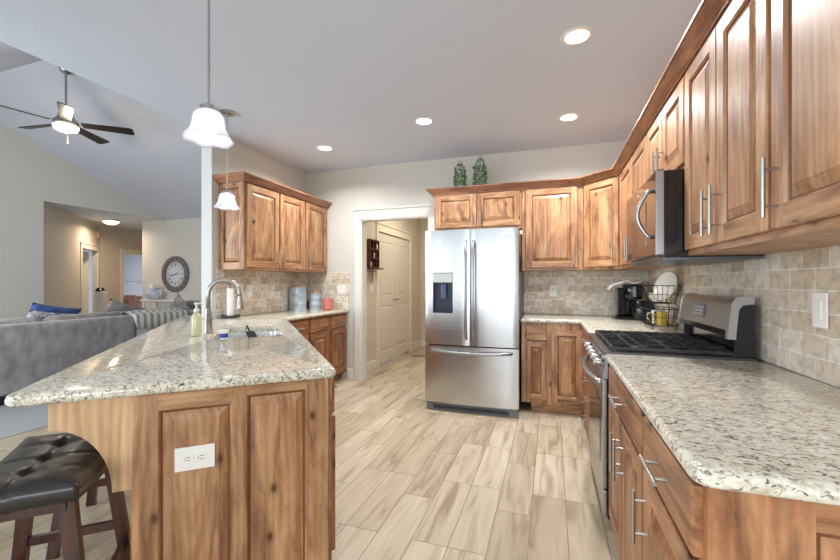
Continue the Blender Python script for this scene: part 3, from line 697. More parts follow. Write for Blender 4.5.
def plate(label, loc, rot, w_, h_, kind, name='wall_plate', cat='switch'):
    t = thing(name, label, cat, loc, rot)
    bm = NB(); box(bm, -w_/2, w_/2, -0.006, -0.0005, -h_/2, h_/2, bev=0.0018); part('cover_plate', bm, white_pl, t)
    if kind == 'outlet_h':
        for s in (-1, 1):
            bm = NB(); M = Matrix.Translation((s*0.022, -0.0061, 0)) @ Matrix.Rotation(R(90), 4, 'X')
            prism(bm, round_poly([(-0.017, -0.014), (0.017, -0.014), (0.017, 0.014), (-0.017, 0.014)], 0.010), 0, 0.002, 0, M)
            s_ = part('socket', bm, white_pl, t)
            bm = NB(); box(bm, s*0.022-0.007, s*0.022+0.007, -0.0085, -0.0082, 0.0045, 0.0062); box(bm, s*0.022-0.006, s*0.022+0.006, -0.0085, -0.0082, -0.0062, -0.0045)
            tube(bm, [(s*0.022-0.0115, -0.0082, 0), (s*0.022-0.0115, -0.0086, 0)], 0.0022, 10)
            part('slot', bm, black_matte, s_)
    elif kind == 'outlet_v':
        for s in (-1, 1):
            bm = NB(); box(bm, -0.014, 0.014, -0.0085, -0.006, s*0.021-0.015, s*0.021+0.015, bev=0.001); s_ = part('socket', bm, white_pl, t)
            bm = NB(); box(bm, -0.006, -0.004, -0.0089, -0.0086, s*0.021-0.005, s*0.021+0.006); box(bm, 0.004, 0.006, -0.0089, -0.0086, s*0.021-0.005, s*0.021+0.006); part('slot', bm, black_matte, s_)
    else:
        n = kind
        for i in range(n):
            x = (i-(n-1)/2)*0.046
            bm = NB(); box(bm, x-0.016, x+0.016, -0.010, -0.006, -0.033, 0.033, bev=0.0015); part('rocker', bm, white_pl, t)
    return t
p_ = pw(0.03, 0.511)
plate('white horizontal double outlet on the near end of the peninsula', (p_[0], p_[1], 0.628), PA+R(-90), 0.128, 0.085, 'outlet_h', 'electrical_outlet', 'outlet')
plate('tall white switch plate on the right-hand backsplash above the counter', (0.905, 1.765, 1.168), RZ, 0.08, 0.125, 1)
plate('white outlet on the back wall tile between the fridge and the coffee maker', (0.022, YB-0.0125, 1.17), 0, 0.075, 0.118, 'outlet_v', 'electrical_outlet', 'outlet')
plate('white switch plate nearer the paper towels on the left wall tile', (XL+0.0125, 3.365, 1.19), R(90), 0.075, 0.118, 1)
plate('white switch plate nearer the canisters on the left wall tile', (XL+0.0125, 3.50, 1.18), R(90), 0.08, 0.118, 1)
plate('white square switch plate on the back wall tile left of the doorway', (-2.60, YB-0.0125, 1.165), 0, 0.118, 0.118, 2)
plate('small switch plate on the tan pantry hall wall below the key rack', (HX+0.0005, 5.145, 1.18), R(90), 0.11, 0.115, 2)
plate('small white switch plate on the wall left of the round clock', (-9.12, 6.949, 1.17), 0, 0.10, 0.115, 2)

# ------------------------------------------------------------------ countertops
W3 = 0.02
outer = [pw(0, 0), pw(2.545, 0.0)]
inner_pt = (-2.496, 3.293)
outer = [pw(0, 0), inner_pt, (-2.496, YB-0.003), (XL+0.003, YB-0.003), (XL+0.003, 2.995), (XL-0.135, 2.995), (XL-0.135, 3.21), (-3.74, 3.21), pw(0, 1.035)]
outer = round_poly(outer, [0.035, 0.02, 0, 0, 0, 0, 0, 0.08, 0.04])
hole = round_poly([pw(1.12, 0.135), pw(1.80, 0.135), pw(1.80, 0.545), pw(1.12, 0.545)], 0.07, 6)
bm = NB(); slab(bm, outer, [hole], 0.875, 0.915)
tag(part('countertop', bm, granite_m, smooth=True), 'speckled granite countertop of the angled peninsula and left wall, with sink cutout', 'countertop')
bm = NB(); outer = round_poly([(XR-0.003, 0.872), (XR-0.003, 2.144), (0.257, 2.144), (0.257, 0.872)], [0, 0, 0, 0.04])
slab(bm, outer, [], 0.875, 0.915); tag(part('countertop', bm, granite_m, smooth=True), 'granite countertop in the right foreground before the range', 'countertop')
bm = NB(); slab(bm, [(XR-0.003, 2.915), (XR-0.003, YB-0.003), (-0.277, YB-0.003), (-0.277, 3.942), (0.257, 3.942), (0.257, 2.915)], [], 0.875, 0.915)
tag(part('countertop', bm, granite_m, smooth=True), 'granite countertop in the back right corner under the coffee maker', 'countertop')
# backsplash tile
bm = NB(); box(bm, XR-0.012, XR-0.0005, 0.85, YB-0.001, 0.916, 1.399); struct('wall_tile_right', bm, tile_y)
bm = NB(); box(bm, -0.29, XR-0.013, YB-0.012, YB-0.0005, 0.916, 1.399); struct('wall_tile_back', bm, tile_x)
bm = NB(); box(bm, XL+0.0005, XL+0.012, 3.06, YB-0.001, 0.916, 1.399); struct('wall_tile_left', bm, tile_y)
bm = NB(); box(bm, XL+0.013, -2.49, YB-0.012, YB-0.0005, 0.916, 1.405); struct('wall_tile_back_left', bm, tile_x)

# ------------------------------------------------------------------ fridge
fr = thing('refrigerator', 'stainless steel french door refrigerator with ice dispenser and bottom freezer', 'refrigerator', (-1.19, 3.744, 0), 0)
FWD, FH = 0.907, 1.775
bm = NB(); box(bm, 0.008, FWD-0.008, 0.075, 0.835, 0.03, 1.755, bev=0.006); part('cabinet_body', bm, grey_side, fr)
def bowed(bm, x0, x1, z0, z1, y0=0.0, y1=0.07, bow=0.012, n=10, c=0.014):
    xs = [x0+(x1-x0)*i/n for i in range(n+1)]
    mid = FWD/2
    f = [(x, y0-bow*(1-((x-mid)/mid)**2)+ (c*0.6 if i in (0, n) else 0)) for i, x in enumerate(xs)]
    poly = f+[(x1, y1), (x0, y1)]
    prism(bm, poly, z0, z1)
zs_ = 0.655
hole_x0, hole_x1, hole_z0, hole_z1 = 0.082, 0.285, 0.965, 1.36
bm = NB()
# left door with dispenser recess: assembled as one mesh around the opening
bowed(bm, 0.0, 0.450, hole_z1, FH); bowed(bm, 0.0, 0.450, zs_, hole_z0)
for a, b2 in ((0.0, hole_x0), (hole_x1, 0.450)):
    xs = [a+(b2-a)*i/4 for i in range(5)]; mid = FWD/2
    poly = [(x, -0.012*(1-((x-mid)/mid)**2)+(0.008 if (x == 0 or x == 0.450) else 0)) for x in xs]+[(b2, 0.07), (a, 0.07)]
    prism(bm, poly, hole_z0, hole_z1)
bmesh.ops.remove_doubles(bm, verts=bm.verts, dist=1e-4)
ld = part('left_door', bm, steel, fr, smooth=True)
bm = NB(); bowed(bm, 0.457, FWD, zs_, FH); rd = part('right_door', bm, steel, fr, smooth=True)
bm = NB(); bowed(bm, 0.0, FWD, 0.085, zs_-0.012); fd = part('freezer_drawer', bm, steel, fr, smooth=True)
bm = NB(); box(bm, 0.01, FWD-0.01, 0.02, 0.07, 0.0, 0.075, bev=0.004); box(bm, 0.08, FWD-0.09, 0.012, 0.021, 0.02, 0.052, 1); part('base_grille', bm, [plain('grille_grey', rgb(120, 124, 130), 0.45), plain('grille_dark', rgb(60, 64, 70), 0.6)], fr)
for d, x, s in ((ld, 0.418, -1), (rd, 0.489, 1)):
    bm = NB(); pts = [(x, -0.014, 0.72), (x, -0.045, 0.745), (x, -0.060, 0.86), (x, -0.066, 1.18), (x, -0.060, 1.52), (x, -0.045, 1.635), (x, -0.014, 1.66)]
    tube(bm, pts, 0.0125, 14, sx=1.0, sy=0.8); part('handle', bm, steel_plain, d, smooth='all')
bm = NB(); pts = [(0.06, -0.008, 0.60), (0.075, -0.040, 0.60)]+[(0.075+0.757*k/8, -0.040-0.035*math.sin(PI*k/8), 0.60-0.012*math.sin(PI*k/8)) for k in range(1, 8)]+[(0.832, -0.040, 0.60), (0.845, -0.008, 0.60)]
tube(bm, pts, 0.015, 14, sx=0.7, sy=1.0); part('handle', bm, steel_plain, fd, smooth='all')
dn = rgb(28, 38, 62)
bm = NB(); box(bm, hole_x0, hole_x1, 0.045, 0.06, hole_z0, hole_z1); box(bm, hole_x0, hole_x0+0.008, -0.004, 0.05, hole_z0, hole_z1); box(bm, hole_x1-0.008, hole_x1, -0.006, 0.05, hole_z0, hole_z1); box(bm, hole_x0, hole_x1, -0.006, 0.05, hole_z0, hole_z0+0.014)
dp = part('dispenser_recess', bm, plain('dispenser_navy', dn, 0.3, coat=0.3), ld)
bm = NB(); box(bm, hole_x0+0.004, hole_x1-0.004, -0.012, 0.045, 1.262, hole_z1-0.004, bev=0.004); part('control_panel', bm, plain('panel_silver', rgb(176, 180, 172), 0.25, 0.6), dp)
bm = NB(); box(bm, 0.165, 0.215, 0.004, 0.03, 1.10, 1.255, bev=0.008); part('dispenser_paddle', bm, plain('paddle', rgb(70, 82, 108), 0.25, 0.4), dp)
bm = NB()
for a in range(12):
    th = 2*PI*a/12; box(bm, -0.0012, 0.0012, 0, 0.0012, 0.014, 0.020, 0, Matrix.Translation((0.825, -0.0048, 1.69)) @ Matrix.Rotation(th, 4, 'Y'))
box(bm, 0.805, 0.845, -0.0050, -0.0030, 1.687, 1.693); part('emblem', bm, plain('emblem_grey', rgb(120, 124, 130), 0.3, 0.8), rd)
bm = NB(); box(bm, 0.80, 0.90, 0.02, 0.12, FH-0.018, FH+0.004, bev=0.003); part('hinge_cover', bm, grey_side, fr)
# things hanging on the fridge side
t = thing('hanging_utensil', 'dark narrow utensil hanging on the right side of the fridge', 'utensil', (-0.2845, 3.95, 1.40), 0)
bm = NB(); tube(bm, [(0.012, 0, 0.33), (0.012, 0, 0.12)], 0.006, 8); box(bm, 0.0, 0.02, -0.03, 0.03, -0.03, 0.12, bev=0.005); part('body', bm, black_matte, t)
bm = NB(); box(bm, 0.0, 0.022, -0.018, 0.018, 0.33, 0.37, bev=0.003); part('magnet_hook', bm, white_pl, t)

# ------------------------------------------------------------------ range
rg = thing('gas_range', 'stainless steel gas range with black grates set in the right counter', 'stove', (0.28, 2.908, 0), RZ)
RW = 0.757
bm = NB(); box(bm, 0.0, RW, -0.011, 0.60, 0.09, 0.895); box(bm, 0.02, RW-0.02, 0.06, 0.58, 0.0, 0.09); part('range_body', bm, black_gloss, rg)
bm = NB(); box(bm, 0.004, RW-0.004, -0.035, -0.012, 0.235, 0.78, bev=0.006); od = part('oven_door', bm, steel_plain, rg)
bm = NB(); box(bm, 0.10, RW-0.10, -0.0375, -0.0352, 0.33, 0.66, bev=0.001); part('oven_window', bm, black_gloss, od)
bm = NB(); pts = [(0.03, -0.030, 0.762), (0.035, -0.052, 0.762)]+[(0.035+(RW-0.07)*k/10, -0.052-0.034*math.sin(PI*k/10), 0.762) for k in range(1, 10)]+[(RW-0.035, -0.052, 0.762), (RW-0.03, -0.030, 0.762)]
tube(bm, pts, 0.014, 12, sy=1.2); part('handle', bm, steel_plain, od, smooth='all')
bm = NB(); box(bm, 0.004, RW-0.004, -0.03, -0.012, 0.095, 0.225, bev=0.005); part('storage_drawer', bm, steel_plain, rg)
bm = NB(); prism(bm, [(-0.03, 0.785), (-0.036, 0.80), (-0.012, 0.904), (-0.0115, 0.785)], 0.0, RW, 0, Matrix(((0, 0, 1, 0), (1, 0, 0, 0), (0, 1, 0, 0), (0, 0, 0, 1))))
cp = part('control_panel', bm, steel_plain, rg)
for i in range(5):
    x = 0.09+i*(RW-0.18)/4
    bm = NB(); M = Matrix.Translation((x, -0.025, 0.848)) @ Matrix.Rotation(R(77), 4, 'X')
    ring_lathe(bm, [(0.020, 0), (0.021, 0.008), (0.017, 0.010), (0.0165, 0.036), (0.014, 0.040)], 20, 0, M)
    box(bm, -0.004, 0.004, -0.016, 0.016, 0.036, 0.046, 0, M)
    part('knob', bm, steel_handle, cp, smooth=True)
bm = NB(); box(bm, -0.004, RW+0.004, -0.036, 0.60, 0.905, 0.922, bev=0.003); box(bm, 0.01, RW-0.01, 0.03, 0.56, 0.922, 0.926, 1); part('cooktop', bm, [plain('cooktop_trim', rgb(92, 90, 90), 0.35, 0.7), black_gloss], rg)
for gx0, gx1 in ((0.015, 0.255), (0.262, 0.495), (0.502, 0.742)):
    bm = NB(); y0, y1, z = 0.012, 0.510, 0.945; b_ = 0.006
    for y in (y0, y1): box(bm, gx0, gx1, y-b_, y+b_, z-0.012, z)
    for x in (gx0, gx1): box(bm, x-b_, x+b_, y0, y1, z-0.012, z)
    mx_ = (gx0+gx1)/2; box(bm, mx_-0.005, mx_+0.005, y0, y1, z-0.008, z+0.004)
    for y in (0.10, 0.15, 0.26, 0.37, 0.42): box(bm, gx0, gx1, y-0.005, y+0.005, z-0.008, z+0.004)
    for x in (gx0, gx1):
        for y in (y0, y1): box(bm, x-0.008, x+0.008, y-0.008, y+0.008, 0.926, z)
    part('grate', bm, iron, rg)
for bx_, by_, r_ in ((0.135, 0.15, 0.042), (0.135, 0.43, 0.036), (0.378, 0.29, 0.05), (0.622, 0.15, 0.05), (0.622, 0.43, 0.036)):
    bm = NB(); ring_lathe(bm, [(r_+0.012, 0.926), (r_+0.01, 0.930), (r_, 0.931), (r_, 0.938), (r_*0.8, 0.941), (0, 0.941)], 24, 0, Matrix.Translation((bx_, by_, 0))); part('burner', bm, iron, rg, smooth=True)
# backguard
MG = Matrix(((0, 0, 1, 0), (1, 0, 0, 0), (0, 1, 0, 0), (0, 0, 0, 1)))
bm = NB(); prof = [(0.490, 1.045), (0.505, 1.165), (0.520, 1.188), (0.550, 1.195), (0.580, 1.190), (0.580, 1.0), (0.535, 1.0)]
prism(bm, prof, 0.03, RW-0.03, 0, MG); bg = part('backguard', bm, steel_plain, rg)
for x0, x1 in ((0.0, 0.03), (RW-0.03, RW)):
    bm = NB(); prism(bm, [(0.486, 1.005), (0.489, 1.04), (0.502, 1.17), (0.518, 1.195), (0.552, 1.203), (0.588, 1.198), (0.588, 1.168), (0.545, 1.162), (0.530, 1.14), (0.521, 1.04), (0.519, 1.005)], x0, x1, 0, MG); part('end_cap', bm, steel_plain, bg)
    bm = NB(); prism(bm, [(0.520, 0.926), (0.523, 1.04), (0.532, 1.139), (0.547, 1.161), (0.588, 1.167), (0.588, 0.926)], x0+0.002, x1-0.002, 0, MG); part('side_vent', bm, black_matte, bg)
bm = NB(); box(bm, 0.03, RW-0.03, 0.545, 0.58, 0.927, 0.999); part('rear_vent', bm, black_gloss, rg)
bm = NB(); Mp = Matrix.Translation((0.36, 0.4955, 1.115)) @ Matrix.Rotation(R(-7), 4, 'X')
box(bm, -0.075, 0.075, -0.003, 0.002, -0.035, 0.035, 0, Mp)
dsp = part('display_panel', bm, plain('display_glass', rgb(70, 70, 72), 0.2, coat=0.5), bg)
bm = NB()
for i in range(5):
    for j in range(3): box(bm, -0.062+i*0.028, -0.046+i*0.028, -0.0042, -0.003, -0.026+j*0.019, -0.016+j*0.019, 0, Mp)
part('buttons', bm, plain('button_grey', rgb(170, 170, 170), 0.5), dsp)

# ------------------------------------------------------------------ microwave
mw = thing('microwave', 'over-the-range stainless microwave with curved handle under the right wall cabinets', 'microwave', (0.475, 2.900, 0), RZ)
bm = NB(); box(bm, 0.0, 0.758, 0.036, 0.43, 1.385, 1.799, bev=0.004); part('oven_body', bm, black_gloss, mw)
bm = NB(); box(bm, 0.0, 0.758, 0.0, 0.035, 1.398, 1.799, bev=0.004); md = part('door', bm, [steel_brown], mw)
bm = NB(); box(bm, 0.10, 0.56, -0.0025, 0.0005, 1.46, 1.69, bev=0.001); part('door_window', bm, plain('window_glass_dark', rgb(120, 104, 96), 0.08, 0.85), md)
bm = NB(); tube(bm, [(0.690, -0.0, 1.49)]+[(0.690-0.012*math.sin(PI*k/10), -0.018-0.045*math.sin(PI*k/10), 1.49+0.225*k/10) for k in range(11)]+[(0.690, -0.0, 1.715)], 0.0095, 12); part('handle', bm, steel_plain, md, smooth='all')
bm = NB(); box(bm, 0.36, 0.385, -0.0015, 0.0, 1.752, 1.760); part('emblem', bm, white_pl, md)
bm = NB()
for i in range(4):
    for j in range(2): box(bm, 0.05+i*0.03, 0.07+i*0.03, -0.0015, 0, 1.412+j*0.018, 1.422+j*0.018)
part('buttons', bm, black_matte, md)
bm = NB(); box(bm, 0.01, 0.748, 0.03, 0.425, 1.372, 1.3845); part('vent_grille', bm, plain('vent_grey', rgb(110, 114, 118), 0.35, 0.8), mw)
bm = NB(); box(bm, 0.7585, 0.764, 0.0, 0.034, 1.398, 1.799, bev=0.002); part('side_trim', bm, steel_plain, mw)

# ------------------------------------------------------------------ sink, faucet and things by it
sk = thing('kitchen_sink', 'double bowl stainless steel undermount sink in the peninsula counter', 'sink', (*pw(1.46, 0.34), 0.875), PA)
def bowl(x0, x1, y0, y1, dep):
    bm = NB(); rows = []
    for ins, z in ((-0.02, -0.0015), (0.0, -0.0015), (0.004, -0.02), (0.01, -dep+0.03), (0.02, -dep+0.01), (0.045, -dep)):
        pl = round_poly([(x0+ins, y0+ins), (x1-ins, y0+ins), (x1-ins, y1-ins), (x0+ins, y1-ins)], max(0.02, 0.06-ins*0.5), 5)
        rows.append([bm.verts.new((x, y, z)) for x, y in pl])
    for A, B in zip(rows, rows[1:]):
        n = len(A)
        for i in range(n): face(bm, [A[i], A[(i+1) % n], B[(i+1) % n], B[i]])
    face(bm, rows[-1]); return bm
sink_m = plain('sink_steel', rgb(200, 200, 202), 0.24, 1.0)
part('basin', bowl(-0.345, -0.022, -0.21, 0.21, 0.20), sink_m, sk, smooth=True); part('basin', bowl(0.022, 0.345, -0.21, 0.21, 0.20), sink_m, sk, smooth=True)
for x in (-0.18, 0.18):
    bm = NB(); ring_lathe(bm, [(0.045, -0.1985), (0.042, -0.194), (0.02, -0.196), (0, -0.196)], 20, 0, Matrix.Translation((x, 0, 0))); part('drain', bm, chrome, sk, smooth=True)
fx, fy = pw(1.465, 0.600)
fc = thing('faucet', 'brushed steel gooseneck pull-down faucet behind the sink', 'faucet', (fx, fy, 0.915), PA-R(90))
# local +x = towards the aisle
bm = NB(); ring_lathe(bm, [(0.030, 0), (0.030, 0.006), (0.026, 0.012), (0.0255, 0.09), (0.022, 0.13), (0.019, 0.16), (0.0165, 0.17)], 20); part('base', bm, steel_handle, fc, smooth=True)
bm = NB(); pts = [(0, 0, 0.16), (0, 0, 0.27)]+[(0.098-0.098*math.cos(PI*k/14), 0, 0.27+0.098*math.sin(PI*k/14)) for k in range(1, 15)]+[(0.199, 0, 0.25)]
tube(bm, pts, 0.0155, 14); part('spout', bm, steel_handle, fc, smooth='all')
bm = NB(); ring_lathe(bm, [(0.016, 0.255), (0.019, 0.235), (0.023, 0.19), (0.030, 0.165), (0.028, 0.160), (0, 0.160)], 18, 0, Matrix.Translation((0.200, 0, 0))); part('spray_head', bm, steel_handle, fc, smooth=True)
bm = NB(); tube(bm, [(0.0, -0.02, 0.075), (0.0, -0.045, 0.08)], 0.011, 12); tube(bm, [(0.0, -0.045, 0.08), (0.0, -0.062, 0.12), (0.0, -0.068, 0.17)], [0.009, 0.006, 0.005], 10); part('lever', bm, steel_handle, fc, smooth=True)
bm = NB(); ring_lathe(bm, [(0.018, 0), (0.018, 0.01), (0.012, 0.014), (0.010, 0.05), (0, 0.052)], 16)
o = part('air_gap', bm, steel_handle, loc=(*pw(1.60, 0.605), 0.915), smooth=True); tag(o, 'short steel countertop air gap cap beside the faucet base', 'air gap')
# soap bottle
sx, sy = pw(1.322, 0.655)
t = thing('soap_bottle', 'clear pump bottle of yellow green soap left of the faucet', 'soap bottle', (sx, sy, 0.9152))
bm = NB(); ring_lathe(bm, [(0.0, 0), (0.030, 0.002), (0.032, 0.01), (0.031, 0.12), (0.026, 0.14), (0.013, 0.152), (0.013, 0.165), (0, 0.165)], 20); part('bottle', bm, plain('yellow_soap', rgb(206, 204, 164), 0.15, coat=0.5), t, smooth=True)
bm = NB(); ring_lathe(bm, [(0.016, 0.158), (0.016, 0.178), (0.006, 0.182), (0.005, 0.205), (0.012, 0.207), (0.012, 0.218), (0, 0.218)], 16); tube(bm, [(0, 0, 0.212), (0.022, 0.02, 0.212), (0.030, 0.028, 0.203)], 0.005, 8); part('pump', bm, white_pl, t, smooth=True)
# scrub brush at the sink edge
t = thing('scrub_brush', 'small white scrub brush with blue grip on the near sink edge', 'brush', (*pw(1.085, 0.48), 0.9155))
bm = NB(); ring_lathe(bm, [(0.018, 0), (0.022, 0.004), (0.018, 0.025), (0.027, 0.045), (0.030, 0.056), (0.02, 0.06), (0, 0.06)], 18); part('head', bm, white_pl, t, smooth=True)
bm = NB(); ring_lathe(bm, [(0.0225, 0.012), (0.024, 0.016), (0.024, 0.038), (0.0225, 0.042)], 18, cap=False)
part('grip', bm, plain('blue_plastic', rgb(44, 70, 150), 0.35), t, smooth=True)
t = thing('dish_scraper', 'black slanted dish scraper standing in the sink between the bowls', 'utensil', (*pw(1.42, 0.33), 0.905), PA+R(20))
bm = NB(); M = Matrix.Rotation(R(58), 4, 'Y'); box(bm, -0.004, 0.004, -0.03, 0.03, -0.06, 0.02, 0, M, 0.002); part('blade', bm, black_gloss, t)
bm = NB(); tube(bm, [M @ Vector((0, 0, 0.02)), M @ Vector((0, 0, 0.09))], 0.006, 8); part('handle', bm, black_matte, t, smooth=True)
# paper towel holder
t = thing('paper_towel_holder', 'black wire holder with a slim white paper towel roll by the left wall', 'paper towel holder', (-3.02, 3.12, 0.9155))
bm = NB(); tube(bm, [(0.085*math.cos(2*PI*k/24), 0.085*math.sin(2*PI*k/24), 0.022) for k in range(24)], 0.004, 8, closed=True); ring_lathe(bm, [(0.08, 0), (0.08, 0.006), (0, 0.006)], 24)
tube(bm, [(0, 0, 0.006), (0, 0, 0.33)], 0.004, 8); tube(bm, [(0.012*math.cos(2*PI*k/12), 0, 0.34+0.012*math.sin(2*PI*k/12)) for k in range(12)], 0.003, 6, closed=True)
tube(bm, [(0.07, 0.05, 0.006), (0.07, 0.05, 0.23)], 0.004, 8); tube(bm, [(0.07, 0.05, 0.23), (0.04, 0.028, 0.24)], 0.003, 8)
for k in range(4): tube(bm, [(0.083*math.cos(k*PI/2+.4), 0.083*math.sin(k*PI/2+.4), 0.0), (0.083*math.cos(k*PI/2+.4), 0.083*math.sin(k*PI/2+.4), 0.022)], 0.003, 6)
part('wire_stand', bm, black_matte, t, smooth=True)
bm = NB(); ring_lathe(bm, [(0.010, 0.012), (0.030, 0.012), (0.031, 0.014), (0.031, 0.288), (0.030, 0.29), (0.010, 0.29)], 28, cap=False); part('paper_roll', bm, plain('paper', rgb(240, 240, 238), 0.9, bump=0.3, bscale=90), t, smooth=True)
# canisters
def canister(label, loc, r_, h_):
    t = thing('canister', label, 'canister', (*loc, 0.915), 0, 'blue grey canisters')
    met = plain('blue_metal', rgb(178, 194, 204), 0.34, 0.4, var=0.08, bscale=12)
    bm = NB(); pr = [(0.0, 0.0), (r_, 0.0), (r_, 0.008)]
    for k in (0.30, 0.68): pr += [(r_, h_*k-0.008), (r_+0.004, h_*k), (r_, h_*k+0.008)]
    pr += [(r_, h_-0.004), (r_+0.003, h_), (0, h_)]
    ring_lathe(bm, pr, 32); part('body', bm, met, t, smooth=True)
    bm = NB(); ring_lathe(bm, [(r_-0.006, h_), (r_-0.004, h_+0.004), (r_-0.008, h_+0.016), (0.018, h_+0.018), (0.010, h_+0.024), (0.016, h_+0.038), (0.010, h_+0.044), (0, h_+0.045)], 28); part('lid', bm, wood('lid_wood', 'x', rgb(140, 110, 80), rgb(176, 146, 110), rgb(196, 168, 130), False), t, smooth=True)
canister('larger blue grey metal canister with wooden lid at the left wall tile', (-3.018, 4.22), 0.103, 0.285)
canister('smaller blue grey metal canister with wooden lid, right of the larger one', (-2.89, 4.40), 0.076, 0.215)
t = thing('patterned_jar', 'red and white patterned jar at the back corner right of the canisters', 'jar', (-2.74, 4.46, 0.915))
bm = NB(); ring_lathe(bm, [(0, 0), (0.05, 0), (0.062, 0.01), (0.066, 0.12), (0.064, 0.14), (0.058, 0.14), (0.056, 0.02), (0, 0.02)], 24); part('jar', bm, plain('red_white', rgb(206, 120, 112), 0.3, var=0.35, bscale=45), t, smooth=True)
t = thing('red_tin', 'dark red tin tucked between the two blue grey canisters', 'tin', (-3.0, 4.40, 0.915))
bm = NB(); box(bm, -0.028, 0.028, -0.05, 0.05, 0, 0.11, bev=0.006); part('tin', bm, plain('dark_red', rgb(130, 20, 30), 0.3), t)

# ------------------------------------------------------------------ coffee maker and basket
cm = thing('coffee_maker', 'black drip coffee maker in the back right corner of the counter', 'coffee maker', (0.72, 4.22, 0.916), R(0))
bm = NB(); box(bm, -0.15, 0.10, -0.12, 0.10, 0, 0.03, bev=0.008); box(bm, -0.12, -0.05, -0.06, 0.10, 0.03, 0.30, bev=0.014); box(bm, -0.11, 0.05, 0.02, 0.10, 0.03, 0.30, bev=0.014); part('brewer_body', bm, black_gloss, cm)
bm = NB(); ring_lathe(bm, [(0, 0.185), (0.075, 0.19), (0.088, 0.21), (0.090, 0.315), (0.082, 0.33), (0, 0.333)], 24, 0, Matrix.Translation((0.02, -0.02, 0))); part('brew_head', bm, black_gloss, cm, smooth=True)
bm = NB(); ring_lathe(bm, [(0, 0.002), (0.085, 0.004), (0.10, 0.04), (0.098, 0.13), (0.080, 0.165), (0.075, 0.18), (0, 0.182)], 24, 0, Matrix.Translation((0.09, -0.07, 0)))
cf = part('carafe', bm, black_gloss, cm, smooth=True)
bm = NB(); tube(bm, [(0.16, -0.10, 0.165), (0.215, -0.12, 0.16), (0.22, -0.123, 0.09), (0.18, -0.108, 0.05)], 0.010, 8); part('handle', bm, black_matte, cf, smooth=True)
bm = NB(); box(bm, 0.005, 0.03, -0.1125, -0.108, 0.215, 0.31); part('side_strip', bm, steel_plain, cm)
bm = NB()
n = 12; grid = [[bm.verts.new((-0.20+0.30*i/n, -0.10+0.19*j/n, 0.352+0.008*math.sin(i*1.3)+0.007*math.cos(j*1.7+i)-(0.075*(max(0, 4-i)/4)**1.5))) for j in range(n+1)] for i in range(n+1)]
for i in range(n):
    for j in range(n): face(bm, [grid[i][j], grid[i+1][j], grid[i+1][j+1], grid[i][j+1]])
o = part('dish_towel', bm, plain('white_cloth', rgb(222, 220, 216), 0.9, bump=0.3), loc=(0.72, 4.20, 0.921), smooth='all'); md_ = o.modifiers.new('thick', 'SOLIDIFY'); md_.thickness = 0.008
tag(o, 'crumpled white cloth lying on top of the coffee maker', 'towel')

bk = thing('wire_basket_stand', 'two-tier dark wire basket stand on the counter left of the range backguard', 'basket', (0.785, 3.40, 0.916), R(-90))
def wire_basket(bm, z0, z1, w0, w1, d0, d1):
    def rr(w_, d_, z): return [(x, y, z) for x, y in round_poly([(-w_, -d_), (w_, -d_), (w_, d_), (-w_, d_)], 0.03, 4)]
    for f in (0, 0.5, 1):
        tube(bm, rr(w0+(w1-w0)*f, d0+(d1-d0)*f, z0+(z1-z0)*f), 0.0035 if f == 1 else 0.002, 6, closed=True)
    for i in range(6):
        a = -1+2*i/5
        for s in (-1, 1):
            tube(bm, [(a*w0*0.9, s*d0, z0), (a*w1*0.9, s*d1, z1)], 0.0018, 5)
            tube(bm, [(s*w0, a*d0*0.9, z0), (s*w1, a*d1*0.9, z1)], 0.0018, 5)
        tube(bm, [(a*w0*0.9, -d0, z0), (a*w0*0.9, d0, z0)], 0.0015, 5)
bm = NB(); wire_basket(bm, 0.03, 0.155, 0.12, 0.145, 0.09, 0.11); part('lower_basket', bm, black_matte, bk, smooth=True)
bm = NB(); wire_basket(bm, 0.195, 0.325, 0.11, 0.145, 0.07, 0.10); part('upper_basket', bm, black_matte, bk, smooth=True)
bm = NB()
for s in (-1, 1):
    for q in (-1, 1): tube(bm, [(s*0.10, q*0.075, 0), (s*0.115, q*0.08, 0.03), (s*0.145, q*0.095, 0.16), (s*0.11, q*0.07, 0.195)], 0.003, 6)
    tube(bm, [(s*0.07-0.05, -0.10, 0.325)]+[(s*0.07+0.05*math.cos(PI-PI*k/8), -0.10, 0.325+0.03*math.sin(PI*k/8)) for k in range(9)], 0.003, 6)
part('frame', bm, black_matte, bk, smooth=True)
pl_m = plain('glazed_cream', rgb(232, 232, 222), 0.2, coat=0.4); gr_m = plain('green_rim', rgb(120, 140, 90), 0.3)
def plate_(label, loc, rot, r_):
    t = thing('plate', label, 'plate', loc); t.rotation_euler = rot
    bm = NB(); ring_lathe(bm, [(0, 0), (r_*0.55, 0), (r_*0.7, 0.006), (r_*0.97, 0.018), (r_, 0.021), (r_*0.97, 0.023), (r_*0.68, 0.011), (r_*0.5, 0.006), (0, 0.006)], 32); part('dish', bm, pl_m, t, smooth=True)
    bm = NB(); ring_lathe(bm, [(r_*0.965, 0.0232), (r_*1.004, 0.0215), (r_*0.99, 0.0175)], 32, cap=False); part('rim_band', bm, gr_m, t, smooth=True)
plate_('cream plate with green rim leaning upright in the upper wire basket', (0.82, 3.35, 1.232), (0, R(-72), R(25)), 0.115)
bm = NB(); ring_lathe(bm, [(0, 0), (0.03, 0.0), (0.055, 0.03), (0.062, 0.07), (0.058, 0.07), (0.05, 0.032), (0, 0.012)], 24)
o = part('bowl', bm, pl_m, loc=(0.785, 3.50, 1.114), smooth=True); tag(o, 'small cream bowl in the far side of the upper wire basket', 'bowl')
